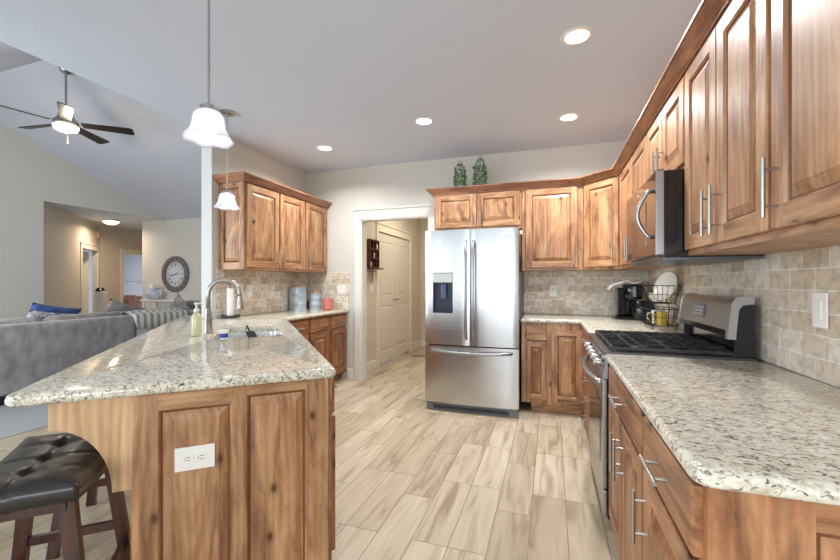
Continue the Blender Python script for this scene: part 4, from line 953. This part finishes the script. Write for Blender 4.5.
def jar(label, loc, r_, h_, mat, name='mug', cat='mug'):
    t = thing(name, label, cat, loc, 0, 'mugs in the wire basket')
    bm = NB(); ring_lathe(bm, [(0, 0), (r_*0.9, 0), (r_, 0.01), (r_, h_), (r_*0.9, h_), (r_*0.88, 0.012), (0, 0.012)], 22); part('cup', bm, mat, t, smooth=True)
    bm = NB(); tube(bm, [(-r_*0.9, 0, h_*0.8), (-r_-0.025, 0, h_*0.75), (-r_-0.028, 0, h_*0.35), (-r_*0.9, 0, h_*0.2)], 0.005, 8); part('handle', bm, mat, t, smooth=True)
jar('white mug at the far end of the lower wire basket', (0.775, 3.47, 0.950), 0.036, 0.10, pl_m)
jar('yellow patterned mug in the lower wire basket beside the range', (0.775, 3.32, 0.950), 0.036, 0.10, plain('yellow_glaze', rgb(196, 168, 70), 0.25, var=0.3, bscale=60))
jar('black mug in the middle of the lower wire basket', (0.775, 3.395, 0.950), 0.032, 0.095, black_gloss)

# ------------------------------------------------------------------ ivy lanterns on top of the cabinets
leaf_m = plain('ivy_leaf', rgb(92, 140, 84), 0.5, var=0.35, bscale=40)
def lantern(label, x, y, h_, r_):
    z0 = 2.306
    t = thing('ivy_lantern', label, 'plant lantern', (x, y, z0), 0, 'ivy lanterns on the cabinet top')
    bm = NB(); ring_lathe(bm, [(0, 0), (r_, 0), (r_, 0.018), (0, 0.018)], 20); part('base', bm, black_matte, t)
    bm = NB(); hb = h_*0.62
    for k in range(8):
        a = 2*PI*k/8; pts = [(r_*0.95*math.cos(a), r_*0.95*math.sin(a), 0.018), (r_*0.95*math.cos(a), r_*0.95*math.sin(a), hb)]
        for q in range(1, 6):
            b2 = PI/2*q/5; pts.append((r_*0.95*math.cos(b2)*math.cos(a), r_*0.95*math.cos(b2)*math.sin(a), hb+(h_*0.26)*math.sin(b2)))
        tube(bm, pts, 0.002, 5)
    for f in (0.25, 0.5, 0.75, 1.0): tube(bm, [(r_*0.95*math.cos(2*PI*k/16), r_*0.95*math.sin(2*PI*k/16), hb*f) for k in range(16)], 0.0022, 5, closed=True)
    tube(bm, [(0.018*math.cos(2*PI*k/10), 0, h_*0.94+0.018*math.sin(2*PI*k/10)) for k in range(10)], 0.0025, 5, closed=True)
    part('wire_cage', bm, plain('dark_green_wire', rgb(44, 58, 48), 0.5, 0.3), t, smooth=True)
    bm = NB(); rnd = random.Random(int(h_*1000))
    for i in range(230):
        if rnd.random() < 0.7: zz = hb*rnd.choice((0.08, 0.25, 0.5, 0.75, 1.0))+rnd.gauss(0, 0.010)
        else: zz = rnd.uniform(0.03, h_*0.9)
        rr_ = r_ if zz < hb else r_*math.sqrt(max(0.04, 1-((zz-hb)/(h_*0.28))**2))
        a = rnd.uniform(0, 2*PI); c = Vector((rr_*rnd.uniform(0.95,1.3)*math.cos(a), rr_*rnd.uniform(0.95,1.3)*math.sin(a), max(0.025, zz)))
        Mq = Matrix.Translation(c) @ Matrix.Rotation(rnd.uniform(0, 2*PI), 4, 'Z') @ Matrix.Rotation(rnd.uniform(-1.3, 1.3), 4, 'X')
        s = rnd.uniform(0.010, 0.020)
        vs = [bm.verts.new(Mq @ Vector(p)) for p in ((0, -s, 0), (s*0.7, -s*0.1, 0.002), (0.0, s*1.2, 0), (-s*0.7, -s*0.1, 0.002))]
        face(bm, vs)
    o = part('ivy', bm, leaf_m, t); o['kind'] = 'stuff'
lantern('shorter dark wire lantern wrapped in green ivy on the cabinet top, left one', -0.97, 4.36, 0.33, 0.058)
lantern('taller dark wire lantern wrapped in green ivy on the cabinet top, right one', -0.745, 4.36, 0.37, 0.062)

# ------------------------------------------------------------------ lights of the kitchen
lens = plain('lamp_lens', (1, 1, 1, 1), 0.5, emit=(1.0, 0.97, 0.92, 1), es=14)
def downlight(label, x, y):
    t = thing('recessed_downlight', label, 'ceiling light', (x, y, ZC), 0, 'recessed kitchen ceiling lights')
    bm = NB(); ring_lathe(bm, [(0.066, -0.001), (0.068, -0.007), (0.085, -0.006), (0.095, -0.001)], 32, cap=False); part('trim_ring', bm, white_pl, t, smooth=True)
    bm = NB(); ring_lathe(bm, [(0.0665, -0.002), (0.05, -0.004), (0, -0.0045)], 32, cap=False); part('lens', bm, lens, t, smooth=True)
    area('downlight_lamp', (0, 0, -0.012), (0, 0, 0), 0.13, 0.13, 19, (0.98, 0.98, 1.0), t, 'DISK', 150)
downlight('recessed ceiling light nearest the camera, above the right counter', 0.149, 2.55)
downlight('recessed ceiling light above the floor before the fridge, left of centre', -1.108, 3.451)
downlight('recessed ceiling light farthest back on the right side of the ceiling', 0.154, 3.778)
downlight('recessed ceiling light farthest left, near the left wall cabinet', -2.369, 3.801)
def glass():
    m, nt, b = newmat('frosted_glass'); N, L = nt.nodes, nt.links
    b.inputs['Base Color'].default_value = rgb(218, 220, 232); b.inputs['Roughness'].default_value = 0.35
    b.inputs['Transmission Weight'].default_value = 0.0; b.inputs['Subsurface Weight'].default_value = 0.0
    tr = N.new('ShaderNodeBsdfTranslucent'); tr.inputs[0].default_value = (0.74, 0.76, 0.84, 1)
    ts = N.new('ShaderNodeBsdfTransparent'); mx = N.new('ShaderNodeMixShader'); mx.inputs[0].default_value = 0.35
    L.new(b.outputs[0], mx.inputs[1]); L.new(tr.outputs[0], mx.inputs[2])
    m2 = N.new('ShaderNodeMixShader'); m2.inputs[0].default_value = 0.32; L.new(mx.outputs[0], m2.inputs[1]); L.new(ts.outputs[0], m2.inputs[2])
    L.new(m2.outputs[0], [n for n in N if n.type == 'OUTPUT_MATERIAL'][0].inputs[0]); return m
glass_m = glass()
bulb_m = plain('bulb_glow', (1, 1, 1, 1), 0.5, emit=(1.0, 0.98, 0.96, 1), es=6)
def pendant(label, x, y, zb):
    t = thing('pendant_light', label, 'pendant light', (x, y, ZC), 0, 'frosted glass pendants over the peninsula')
    bm = NB(); ring_lathe(bm, [(0.064, -0.0005), (0.064, -0.012), (0.05, -0.022), (0.012, -0.026), (0.010, -0.045), (0, -0.045)], 28); part('canopy', bm, steel_handle, t, smooth=True)
    d = zb-ZC
    bm = NB(); tube(bm, [(0, 0, -0.04), (0, 0, d+0.165)], 0.005, 10); part('rod', bm, steel_handle, t, smooth=True)
    bm = NB(); ring_lathe(bm, [(0.008, d+0.17), (0.022, d+0.165), (0.036, d+0.155), (0.037, d+0.136), (0.030, d+0.134)], 24)
    for a in (0.5, 2.6, 4.7): tube(bm, [(0.03*math.cos(a), 0.03*math.sin(a), d+0.146), (0.046*math.cos(a), 0.046*math.sin(a), d+0.146)], 0.004, 6)
    part('socket_collar', bm, steel_handle, t, smooth=True)
    bm = NB(); prof = [(0.032, 0.162), (0.050, 0.156), (0.062, 0.135), (0.066, 0.105), (0.070, 0.075), (0.080, 0.048), (0.096, 0.022), (0.104, 0.010), (0.1015, 0.008), (0.092, 0.020), (0.0765, 0.046), (0.0665, 0.073), (0.0625, 0.104), (0.058, 0.134), (0.047, 0.1525), (0.030, 0.158)]
    seg = 36; rows = []
    for r_, z in prof:
        row = []
        for k in range(seg):
            a = 2*PI*k/seg; wob = (0.006*math.cos(6*a))*(max(0, 0.10-z)/0.10)**2
            row.append(bm.verts.new(((r_)*math.cos(a), r_*math.sin(a), d+z*0.84+wob)))
        rows.append(row)
    for A, B in zip(rows, rows[1:]):
        for k in range(seg): face(bm, [A[k], A[(k+1) % seg], B[(k+1) % seg], B[k]])
    part('glass_shade', bm, glass_m, t, smooth='all')
    bm = NB(); ring_lathe(bm, [(0, d+0.020), (0.018, d+0.025), (0.031, d+0.045), (0.032, d+0.068), (0.022, d+0.10), (0.014, d+0.12), (0.013, d+0.135)], 20); part('bulb', bm, bulb_m, t, smooth='all')
    l = bpy.data.lights.new('pendant_lamp', 'POINT'); l.energy = 0.45; l.shadow_soft_size = 0.03; l.color = (1, 0.97, 0.94)
    o = bpy.data.objects.new('pendant_lamp', l); o.location = (0, 0, d+0.005); o.parent = t; COL.objects.link(o)
pendant('bell-shaped frosted glass pendant light nearer the camera over the peninsula', -1.443, 1.366, 1.890)
pendant('bell-shaped frosted glass pendant light farther away, before the left wall cabinet', -2.678, 2.728, 1.905)

# ------------------------------------------------------------------ bar stools
def rod_box(bm, p, q, wx_, wy_, mi=0):
    p, q = Vector(p), Vector(q); t_ = (q-p).normalized()
    a = Vector((0, 1, 0)).cross(t_) if abs(t_.y) < 0.9 else Vector((0, 0, 1)).cross(t_); a.normalize(); b2 = t_.cross(a)
    A = [bm.verts.new(p+a*s*wx_/2+b2*r_*wy_/2) for s, r_ in ((-1, -1), (1, -1), (1, 1), (-1, 1))]
    B = [bm.verts.new(q+a*s*wx_/2+b2*r_*wy_/2) for s, r_ in ((-1, -1), (1, -1), (1, 1), (-1, 1))]
    face(bm, A); face(bm, B)
    for i in range(4): face(bm, [A[i], A[(i+1) % 4], B[(i+1) % 4], B[i]])
def stool(label, loc, rotz):
    """local x = long axis of the saddle seat"""
    t = thing('bar_stool', label, 'bar stool', loc, rotz, 'saddle bar stools at the peninsula')
    L_, W_ = 0.25, 0.16; H_ = 0.625
    bm = NB(); nx, ny = 40, 28; top = {}
    tufts = [(-0.12, -0.0), (0.0, 0.0), (0.12, 0.0)]
    def zt(x, y):
        u, v_ = x/L_, y/W_
        z = H_+0.055+0.022*u*u*1.0
        edge = max(abs(u)**8, abs(v_)**6); z -= 0.030*edge
        for tx, ty in tufts:
            d = math.hypot(x-tx, y-ty); z -= 0.014*math.exp(-(d/0.022)**2)
        for xx in (-0.12, 0.0, 0.12): z -= 0.007*math.exp(-((x-xx)/0.008)**2)*(0.35+0.65*(1-abs(v_)))
        z -= 0.006*math.exp(-(y/0.009)**2)
        return z
    G = [[bm.verts.new((-L_+2*L_*i/nx, -W_+2*W_*j/ny, zt(-L_+2*L_*i/nx, -W_+2*W_*j/ny))) for j in range(ny+1)] for i in range(nx+1)]
    for i in range(nx):
        for j in range(ny): face(bm, [G[i][j], G[i+1][j], G[i+1][j+1], G[i][j+1]])
    per = [G[i][0] for i in range(nx+1)]+[G[nx][j] for j in range(1, ny+1)]+[G[i][ny] for i in range(nx-1, -1, -1)]+[G[0][j] for j in range(ny-1, 0, -1)]
    prev = per
    for dz, sc in ((0.012, 1.02), (0.03, 1.02), (0.05, 0.99), (0.056, 0.9)):
        cur = [bm.verts.new((v_.co.x*sc, v_.co.y*sc, v_.co.z-dz)) for v_ in per]
        n = len(per)
        for i in range(n): face(bm, [prev[i], prev[(i+1) % n], cur[(i+1) % n], cur[i]])
        prev = cur
    face(bm, prev)
    st = part('seat', bm, leather, t, smooth='all')
    bm = NB()
    for sgn in (-1, 1):
        tube(bm, [(x, sgn*W_*1.015, zt(x, sgn*W_)-0.014) for x in [(-L_+2*L_*i/20)*1.01 for i in range(21)]], 0.0028, 6)
    part('piping', bm, leather, st, smooth='all')
    bm = NB(); box(bm, -0.21, 0.21, -0.12, 0.12, H_-0.045, H_+0.006); part('seat_frame', bm, espresso, t)
    legs = []
    for sx_ in (-1, 1):
        for sy_ in (-1, 1):
            bm = NB(); rod_box(bm, (sx_*0.185, sy_*0.115, H_), (sx_*0.235, sy_*0.185, 0.0), 0.034, 0.040); part('leg', bm, espresso, t)
    f = lambda z: (0.235-0.05*z/H_, 0.185-0.07*z/H_)
    for sy_ in (-1, 1):
        bm = NB(); a, b2 = f(0.22); rod_box(bm, (-a, sy_*b2, 0.22), (a, sy_*b2, 0.22), 0.032, 0.018); part('stretcher', bm, espresso, t)
    for sx_ in (-1, 1):
        bm = NB(); a, b2 = f(0.30); rod_box(bm, (sx_*a, -b2, 0.30), (sx_*a, b2, 0.30), 0.018, 0.032); part('stretcher', bm, espresso, t)
    return t
s1 = stool('dark leather saddle bar stool in the left foreground, partly under the counter overhang', (*pw(0.10, 0.955), 0), PA)
dup(s1, (*pw(0.95, 0.98), 0), PA, 'dark wooden bar stool farther back under the peninsula overhang, only a foot showing')

# ------------------------------------------------------------------ ceiling fan
fan = thing('ceiling_fan', 'dark-bladed ceiling fan with round light hanging from the vaulted ceiling', 'ceiling fan', (-6.07, 3.46, 3.36))
zt_ = 4.14-0.384*0.16-3.36
bm = NB(); M = Matrix.Translation((0, 0, zt_)) @ Matrix.Rotation(R(-21), 4, 'X')
ring_lathe(bm, [(0.075, -0.004), (0.075, -0.02), (0.05, -0.05), (0.02, -0.065), (0, -0.065)], 24, 0, M); part('canopy', bm, steel_handle, fan, smooth=True)
bm = NB(); tube(bm, [(0, 0, zt_-0.05), (0, 0, 0.16)], 0.013, 10); part('downrod', bm, steel_handle, fan, smooth=True)
bm = NB(); ring_lathe(bm, [(0.02, 0.19), (0.06, 0.18), (0.075, 0.12), (0.10, 0.06), (0.13, 0.03), (0.135, -0.01), (0.11, -0.035), (0, -0.035)], 32); part('motor_housing', bm, steel_plain, fan, smooth=True)
bm = NB(); ring_lathe(bm, [(0.135, -0.036), (0.135, -0.055), (0.12, -0.085), (0.07, -0.105), (0, -0.112)], 32); part('light_bowl', bm, plain('warm_lens', (1, 0.9, 0.75, 1), 0.5, emit=(1.0, 0.82, 0.55, 1), es=2.6), fan, smooth='all')
for i in range(5):
    a = R(42+72*i); Mr = Matrix.Rotation(a, 4, 'Z') @ Matrix.Rotation(R(-14), 4, 'X')
    bm = NB(); prism(bm, round_poly([(0.17, -0.055), (0.74, -0.08), (0.74, 0.08), (0.17, 0.055)], [0.01, 0.03, 0.03, 0.01], 4), -0.004, 0.004, 0, Mr)
    b_ = part('blade', bm, plain('blade_dark', rgb(30, 24, 24), 0.35), fan)
    bm = NB(); box(bm, 0.10, 0.24, -0.02, 0.02, 0.0045, 0.010, 0, Mr, 0.002); part('blade_arm', bm, steel_handle, b_)
bm = NB(); tube(bm, [(0.0, 0.02, -0.10), (0, 0.02, -0.24)], 0.002, 6); ring_lathe(bm, [(0, -0.27), (0.008, -0.262), (0.008, -0.245), (0, -0.238)], 10, 0, Matrix.Translation((0, 0.02, 0))); part('pull_chain', bm, steel_handle, fan, smooth=True)
l = bpy.data.lights.new('fan_lamp', 'POINT'); l.energy = 16; l.color = (1, 0.85, 0.65); l.shadow_soft_size = 0.1
o = bpy.data.objects.new('fan_lamp', l); o.location = (0, 0, -0.2); o.parent = fan; COL.objects.link(o)

# ------------------------------------------------------------------ living room
def soft_box(bm, x0, x1, y0, y1, z0, z1, r=0.05, puff=0.0, seg=3):
    v = box(bm, x0, x1, y0, y1, z0, z1)
    es = list({e_ for q in v for e_ in q.link_edges})
    bmesh.ops.bevel(bm, geom=es, offset=r, segments=seg, affect='EDGES', profile=0.5)
so = thing('sectional_sofa', 'long grey sectional sofa with its back to the kitchen', 'sofa', (-5.3, 1.2, 0.006))
bm = NB(); soft_box(bm, -0.22, 0.0, -0.2, 2.635, 0.09, 0.815, 0.04); part('back', bm, sofa_m, so, smooth=True)
bm = NB(); soft_box(bm, -0.22, 0.0, 2.645, 4.0, 0.09, 0.815, 0.04); part('back', bm, sofa_m, so, smooth=True)
bm = NB(); soft_box(bm, -1.0, -0.225, -0.2, 4.0, 0.09, 0.44, 0.05); part('seat_base', bm, sofa_m, so, smooth=True)
for i in range(4):
    bm = NB(); y = -0.15+i*0.98; soft_box(bm, -0.50, -0.235, y, y+0.93, 0.445, 0.86, 0.10); part('back_cushion', bm, fur_m if i == 0 or i == 1 else cushion_m, so, smooth=True)
bm = NB()
for y in (-0.1, 1.25, 2.55, 3.9): box(bm, -0.12, -0.03, y-0.04, y+0.04, 0, 0.09)
part('feet', bm, black_matte, so)
# throw
bm = NB(); n = 16
prof = [(-0.30, 0.845), (-0.24, 0.85), (-0.2, 0.828), (-0.10, 0.823), (-0.02, 0.822), (0.009, 0.80), (0.012, 0.72), (0.014, 0.62)]
G = [[bm.verts.new((x, 2.62+0.85*j/n+0.03*math.sin(k), z+0.004*math.sin(j*1.1+k))) for k, (x, z) in enumerate(prof)] for j in range(n+1)]
for j in range(n):
    for k in range(len(prof)-1): face(bm, [G[j][k], G[j+1][k], G[j+1][k+1], G[j][k+1]])
o = part('throw_blanket', bm, throw_m, loc=(-5.3, 1.2, 0.012), smooth='all'); o.modifiers.new('thick', 'SOLIDIFY').thickness = 0.008; tag(o, 'grey and cream striped throw draped over the sofa back', 'blanket')
def pillow(label, loc, rot, s, mat, name='throw_pillow'):
    bm = NB(); n = 14
    for sgn in (-1, 1):
        G = [[None]*(n+1) for _ in range(n+1)]
        for i in range(n+1):
            for j in range(n+1):
                u, v_ = -1+2*i/n, -1+2*j/n
                th = 0.32*max(0, (1-u**4)*(1-v_**4))**0.6
                pin = 1-0.08*(1-u*u if abs(v_) > abs(u) else 1-v_*v_)*1.0
                G[i][j] = bm.verts.new((u*s*pin, sgn*th*s*0.5, v_*s*pin))
        for i in range(n):
            for j in range(n): face(bm, [G[i][j], G[i+1][j], G[i+1][j+1], G[i][j+1]])
    bmesh.ops.remove_doubles(bm, verts=bm.verts, dist=1e-4)
    o = part(name, bm, mat, loc=loc, rot=rot, smooth='all'); tag(o, label, 'pillow')
pillow('solid blue throw pillow propped on the grey sofa', (-6.05, 3.27, 0.77), (R(35), R(12), R(80)), 0.25, blue_m)
pillow('blue and white patterned throw pillow on the grey sofa, before the solid blue pillow', (-5.92, 3.16, 0.73), (R(45), R(10), R(84)), 0.25, pattern_m)
pillow('plain grey throw pillow on the sofa right of the patterned pillow', (-5.95, 4.05, 0.76), (R(30), R(20), R(80)), 0.24, cushion_m)
# second sofa along the clock wall side
s2 = thing('loveseat', 'grey loveseat farther back, partly behind the kitchen wall end', 'sofa', (-6.9, 5.6, 0.006))
bm = NB(); soft_box(bm, 0.0, 2.3, 0.55, 0.8, 0.09, 0.86, 0.05); part('back', bm, sofa_m, s2, smooth=True)
bm = NB(); soft_box(bm, 0.0, 2.3, 0.0, 0.545, 0.09, 0.44, 0.05); part('seat_base', bm, sofa_m, s2, smooth=True)
bm = NB()
for x in (0.1, 2.2):
    for y in (0.1, 0.7): box(bm, x-0.04, x+0.04, y-0.04, y+0.04, 0, 0.09)
part('feet', bm, black_matte, s2)
for i in range(2):
    bm = NB(); soft_box(bm, 0.02+i*1.14, 1.12+i*1.14, 0.30, 0.54, 0.445, 0.90, 0.09); part('back_cushion', bm, cushion_m, s2, smooth=True)
pillow('pointed grey throw pillow at the left end of the loveseat', (-6.75, 5.72, 0.74), (R(12), R(45), R(5)), 0.24, cushion_m)
# console and jar
co = thing('console_table', 'white console table against the clock wall', 'table', (-8.95, 6.55, 0.006))
bm = NB(); box(bm, 0, 1.05, 0, 0.38, 0.83, 0.862, bev=0.004); part('table_top', bm, white_pl, co)
for x in (0.03, 0.97):
    for y in (0.03, 0.30): bm = NB(); box(bm, x, x+0.05, y, y+0.05, 0, 0.83); part('leg', bm, white_pl, co)
jr = thing('ceramic_jar', 'large white ceramic jar with blue grey decoration on the console', 'jar', (-8.72, 6.72, 0.869))
bm = NB(); ring_lathe(bm, [(0, 0), (0.10, 0), (0.17, 0.06), (0.19, 0.13), (0.14, 0.21), (0.10, 0.24), (0.12, 0.255), (0.06, 0.30), (0.02, 0.315), (0.025, 0.335), (0, 0.34)], 24); part('jar_body', bm, plain('jar_glaze', rgb(196, 200, 212), 0.3, var=0.2, bscale=14), jr, smooth=True)
bm = NB()
for s in (-1, 1): tube(bm, [(s*0.15, 0, 0.2), (s*0.21, 0, 0.19), (s*0.22, 0, 0.13), (s*0.18, 0, 0.1)], 0.014, 8)
part('handle', bm, white_pl, jr, smooth=True)
# clock
ck = thing('wall_clock', 'large round wall clock with roman numerals and a dark slatted rim', 'clock', (-8.33, 6.949, 1.455))
MC = Matrix.Rotation(R(90), 4, 'X')
bm = NB(); ring_lathe(bm, [(0.30, 0), (0.42, 0), (0.42, 0.03), (0.41, 0.036), (0.31, 0.036), (0.30, 0.03)], 64, 0, MC, cap=False)
rim = part('rim', bm, plain('weathered_wood', rgb(108, 98, 94), 0.7, var=0.3, bscale=22), ck, smooth=True)
seam_m = plain('seam', rgb(176, 170, 166), 0.7)
for k in range(16):
    bm = NB(); Mk = Matrix.Rotation(2*PI*k/16, 4, 'Y'); box(bm, -0.003, 0.003, -0.0375, -0.036, 0.312, 0.418, 0, Mk); part('rim_inlay', bm, seam_m, rim)
bm = NB(); ring_lathe(bm, [(0, 0.0), (0.299, 0.0), (0.299, 0.012), (0.0, 0.012)], 48, 0, MC); dl = part('dial', bm, plain('dial_white', rgb(208, 208, 214), 0.5), ck)
bm = NB(); ring_lathe(bm, [(0.262, 0.0125), (0.262, 0.015), (0.272, 0.015), (0.272, 0.0125)], 48, 0, MC, cap=False)
num = ['XII', 'I', 'II', 'III', 'IIII', 'V', 'VI', 'VII', 'VIII', 'IX', 'X', 'XI']
ink = plain('ink', rgb(46, 46, 54), 0.5)
part('dial_ring', bm, plain('ring_grey', rgb(150, 146, 146), 0.5), dl)
bm = NB()
for k, s in enumerate(num):
    wid = {'I': 0.014, 'V': 0.028, 'X': 0.028}; tot = sum(wid[c] for c in s); x = -tot/2; Mk = Matrix.Rotation(2*PI*k/12, 4, 'Y')
    for c in s:
        cw_ = wid[c]; cx = x+cw_/2; x += cw_
        def bar(xa, za, xb, zb, t_=0.006):
            d = math.atan2(xb-xa, zb-za); ln = math.hypot(xb-xa, zb-za)
            box(bm, -t_/2, t_/2, -0.0145, -0.0125, -ln/2, ln/2, 0, Mk @ Matrix.Translation(((xa+xb)/2, 0, (za+zb)/2)) @ Matrix.Rotation(d, 4, 'Y'))
        if c == 'I': bar(cx, 0.185, cx, 0.245)
        elif c == 'V': bar(cx-0.010, 0.245, cx, 0.185); bar(cx+0.010, 0.245, cx, 0.185)
        else: bar(cx-0.010, 0.245, cx+0.010, 0.185); bar(cx+0.010, 0.245, cx-0.010, 0.185)
part('numerals', bm, ink, dl)
for ang, ln, wd_ in ((R(256), 0.19, 0.016), (R(76), 0.11, 0.012)):
    bm = NB(); Mk = Matrix.Rotation(ang, 4, 'Y'); box(bm, -wd_/2, wd_/2, -0.020, -0.017, -0.02, ln, 0, Mk); box(bm, -wd_, wd_, -0.020, -0.017, ln*0.55, ln*0.62, 0, Mk @ Matrix.Rotation(0, 4, 'Y')); part('clock_hand', bm, ink, ck)
# hall ceiling light
t = thing('flush_ceiling_light', 'warm flush-mount glass ceiling light in the hall', 'ceiling light', (-9.886, 6.548, 2.741))
bm = NB(); ring_lathe(bm, [(0.17, -0.0005), (0.17, -0.03), (0.10, -0.03)], 28); part('pan', bm, steel_handle, t, smooth=True)
bm = NB(); ring_lathe(bm, [(0.165, -0.031), (0.15, -0.07), (0.08, -0.11), (0, -0.12)], 28); part('glass_bowl', bm, plain('warm_glass', (1, .9, .8, 1), 0.5, emit=(1.0, 0.80, 0.58, 1), es=2), t, smooth='all')
area('hall_lamp', (0, 0, -0.125), (0, 0, 0), 0.16, 0.16, 20, (1, 0.80, 0.60), t, 'DISK', 170)
# chime / sensor near hall ceiling
q = at(A0, A1, 3.27); t = thing('wall_speaker', 'small cream box high on the hall wall corner', 'speaker', (q.x+0.12, q.y-0.12, 2.46), R(45))
bm = NB(); box(bm, -0.06, 0.06, -0.05, 0.05, -0.09, 0.09, bev=0.015); part('housing', bm, plain('beige_plastic', rgb(196, 172, 144), 0.5), t)
# bathroom vanity seen through the far doorway
va = thing('bathroom_vanity', 'brown wooden vanity seen through the far hall doorway', 'vanity', (-12.35, 8.2, 0.006), R(8))
bm = NB(); box(bm, 0, 0.55, 0, 1.2, 0.0, 0.80); part('cabinet_body', bm, rx, va)
bm = NB(); box(bm, -0.01, 0.57, -0.02, 1.22, 0.80, 0.83, bev=0.004); part('vanity_top', bm, rx, va)
bm = NB(); ring_lathe(bm, [(0.12, 0), (0.17, 0.04), (0.18, 0.06), (0.15, 0.06), (0.1, 0.02)], 20); o = part('wash_bowl', bm, white_pl, loc=(-12.1, 8.55, 0.8375), smooth=True); tag(o, 'white bowl on the brown bathroom vanity', 'bowl')
t = thing('towel_bar', 'small silver towel bar on the pale wall inside the far doorway', 'towel bar', (-12.9, 9.0, 1.27), R(20))
bm = NB(); tube(bm, [(0, 0, 0), (0, -0.10, 0), (0.45, -0.10, 0), (0.45, 0, 0)], 0.016, 8); box(bm, 0.0, 0.06, -0.02, 0.0, -0.04, 0.04); box(bm, 0.40, 0.46, -0.02, 0.0, -0.04, 0.04); part('bar', bm, chrome, t, smooth=True)
# half wall with black object
bm = NB(); box(bm, -10.55, -10.25, 6.62, 6.72, 0.006, 1.05, bev=0.01); o = part('half_height_cabinet', bm, wall_warm); tag(o, 'cream half-height cabinet in the hall before the left doorway', 'cabinet')
bm = NB(); ring_lathe(bm, [(0, 0), (0.09, 0.0), (0.10, 0.03), (0.06, 0.08), (0, 0.09)], 16, 0, Matrix.Translation((-10.45, 6.67, 1.0505))); o = part('black_bowl', bm, black_gloss, smooth=True); tag(o, 'black rounded ornament on the cream half-height cabinet in the hall', 'ornament')

# ------------------------------------------------------------------ pantry door and rack
bm = NB(); t_ = 0.035
H0, H1 = 5.385, 6.755
for i, (a, b2) in enumerate(((0.003, (H1-H0)/2-0.002), ((H1-H0)/2+0.002, H1-H0-0.003))):
    bm = NB(); framed(bm, a, b2, 0.0, 2.0, [(a+0.10, b2-0.10, 0.17, 0.88), (a+0.10, b2-0.10, 1.03, 1.87)], t=t_, depth=0.007)
    o = struct('door_%d' % (3+i), bm, [door_m, door_m, door_m], loc=(HX-0.04, H0, 0.022), rotz=R(90))
    bm = NB(); hx = b2-0.05 if i == 0 else a+0.05; sgn = -1 if i == 0 else 1
    ring_lathe(bm, [(0.026, 0), (0.026, 0.008), (0.01, 0.012), (0.009, 0.05)], 16, 0, Matrix.Translation((hx, -t_, 0.96)) @ Matrix.Rotation(R(90), 4, 'X'))
    tube(bm, [(hx, -t_-0.045, 0.96), (hx+sgn*0.10, -t_-0.045, 0.96)], 0.008, 8); part('door_handle', bm, steel_handle, o, smooth=True)
    for z in (0.22, 1.0, 1.78):
        bm = NB(); hx = a+0.002 if i == 0 else b2-0.002; box(bm, hx-0.008, hx+0.008, -t_-0.006, -t_, z-0.045, z+0.045); part('hinge', bm, steel_handle, o)
t = thing('key_rack', 'dark red wooden wall rack of small compartments beside the pantry door', 'wall shelf', (HX+0.0005, 4.97, 1.47), R(90))
bm = NB(); w2, h2 = 0.30, 0.40
box(bm, 0, w2, -0.012, 0, 0, h2); 
for x in (0, 0.096, 0.192, w2-0.012): box(bm, x, x+0.012, -0.075, -0.012, 0.0, h2)
for z in (0, 0.13, 0.26, h2-0.012): box(bm, 0, w2, -0.075, -0.012, z, z+0.012)
part('rack', bm, dark_red, t)
bm = NB(); box(bm, -0.01, w2+0.01, -0.14, 0, -0.02, -0.001, bev=0.004); part('ledge', bm, dark_red, t)
for x in (0.05, 0.15, 0.24):
    bm = NB(); tube(bm, [(x, 0, -0.05), (x, -0.03, -0.05), (x, -0.035, -0.04)], 0.004, 6); part('hook', bm, steel_handle, t)
rnd = random.Random(3)
for i, (x, z, c, lb) in enumerate(((0.055, 0.013, (210, 205, 196), 'small pale bottle in the lower left cell of the dark red wall rack'), (0.16, 0.142, (196, 190, 180), 'small pale bottle in the middle cell of the dark red wall rack'), (0.26, 0.272, (222, 220, 214), 'small white bottle in the upper right cell of the dark red wall rack'))):
    bm = NB(); ring_lathe(bm, [(0, 0), (0.022, 0), (0.024, 0.06), (0.010, 0.08), (0.010, 0.095), (0, 0.095)], 14); o = part('small_bottle', bm, plain('bottle%d' % i, rgb(*c), 0.3), loc=(HX+0.045, 4.965+x, 1.47+z+0.001), smooth=True); tag(o, lb, 'bottle')
bm = NB()
for k in range(3): box(bm, -0.012+k*0.008, -0.006+k*0.008, -0.003, 0.0, -0.10-0.015*k, -0.01, 0)
tube(bm, [(0.014*math.cos(2*PI*k/12), -0.001, 0.0+0.014*math.sin(2*PI*k/12)) for k in range(12)], 0.0022, 5, closed=True)
o = part('keys', bm, plain('brass', rgb(200, 160, 80), 0.35, 0.8), loc=(HX+0.031, 5.135, 1.398), rotz=R(90)); tag(o, 'bunch of brass keys hanging below the dark red wall rack', 'keys')
bm = NB(); box(bm, -2.25, -2.02, 6.35, 6.45, 0.0005, 0.004); o = part('floor_vent', bm, plain('vent_brown', rgb(110, 90, 66), 0.5, 0.3)); tag(o, 'small brown floor vent in the pantry hall', 'floor vent')
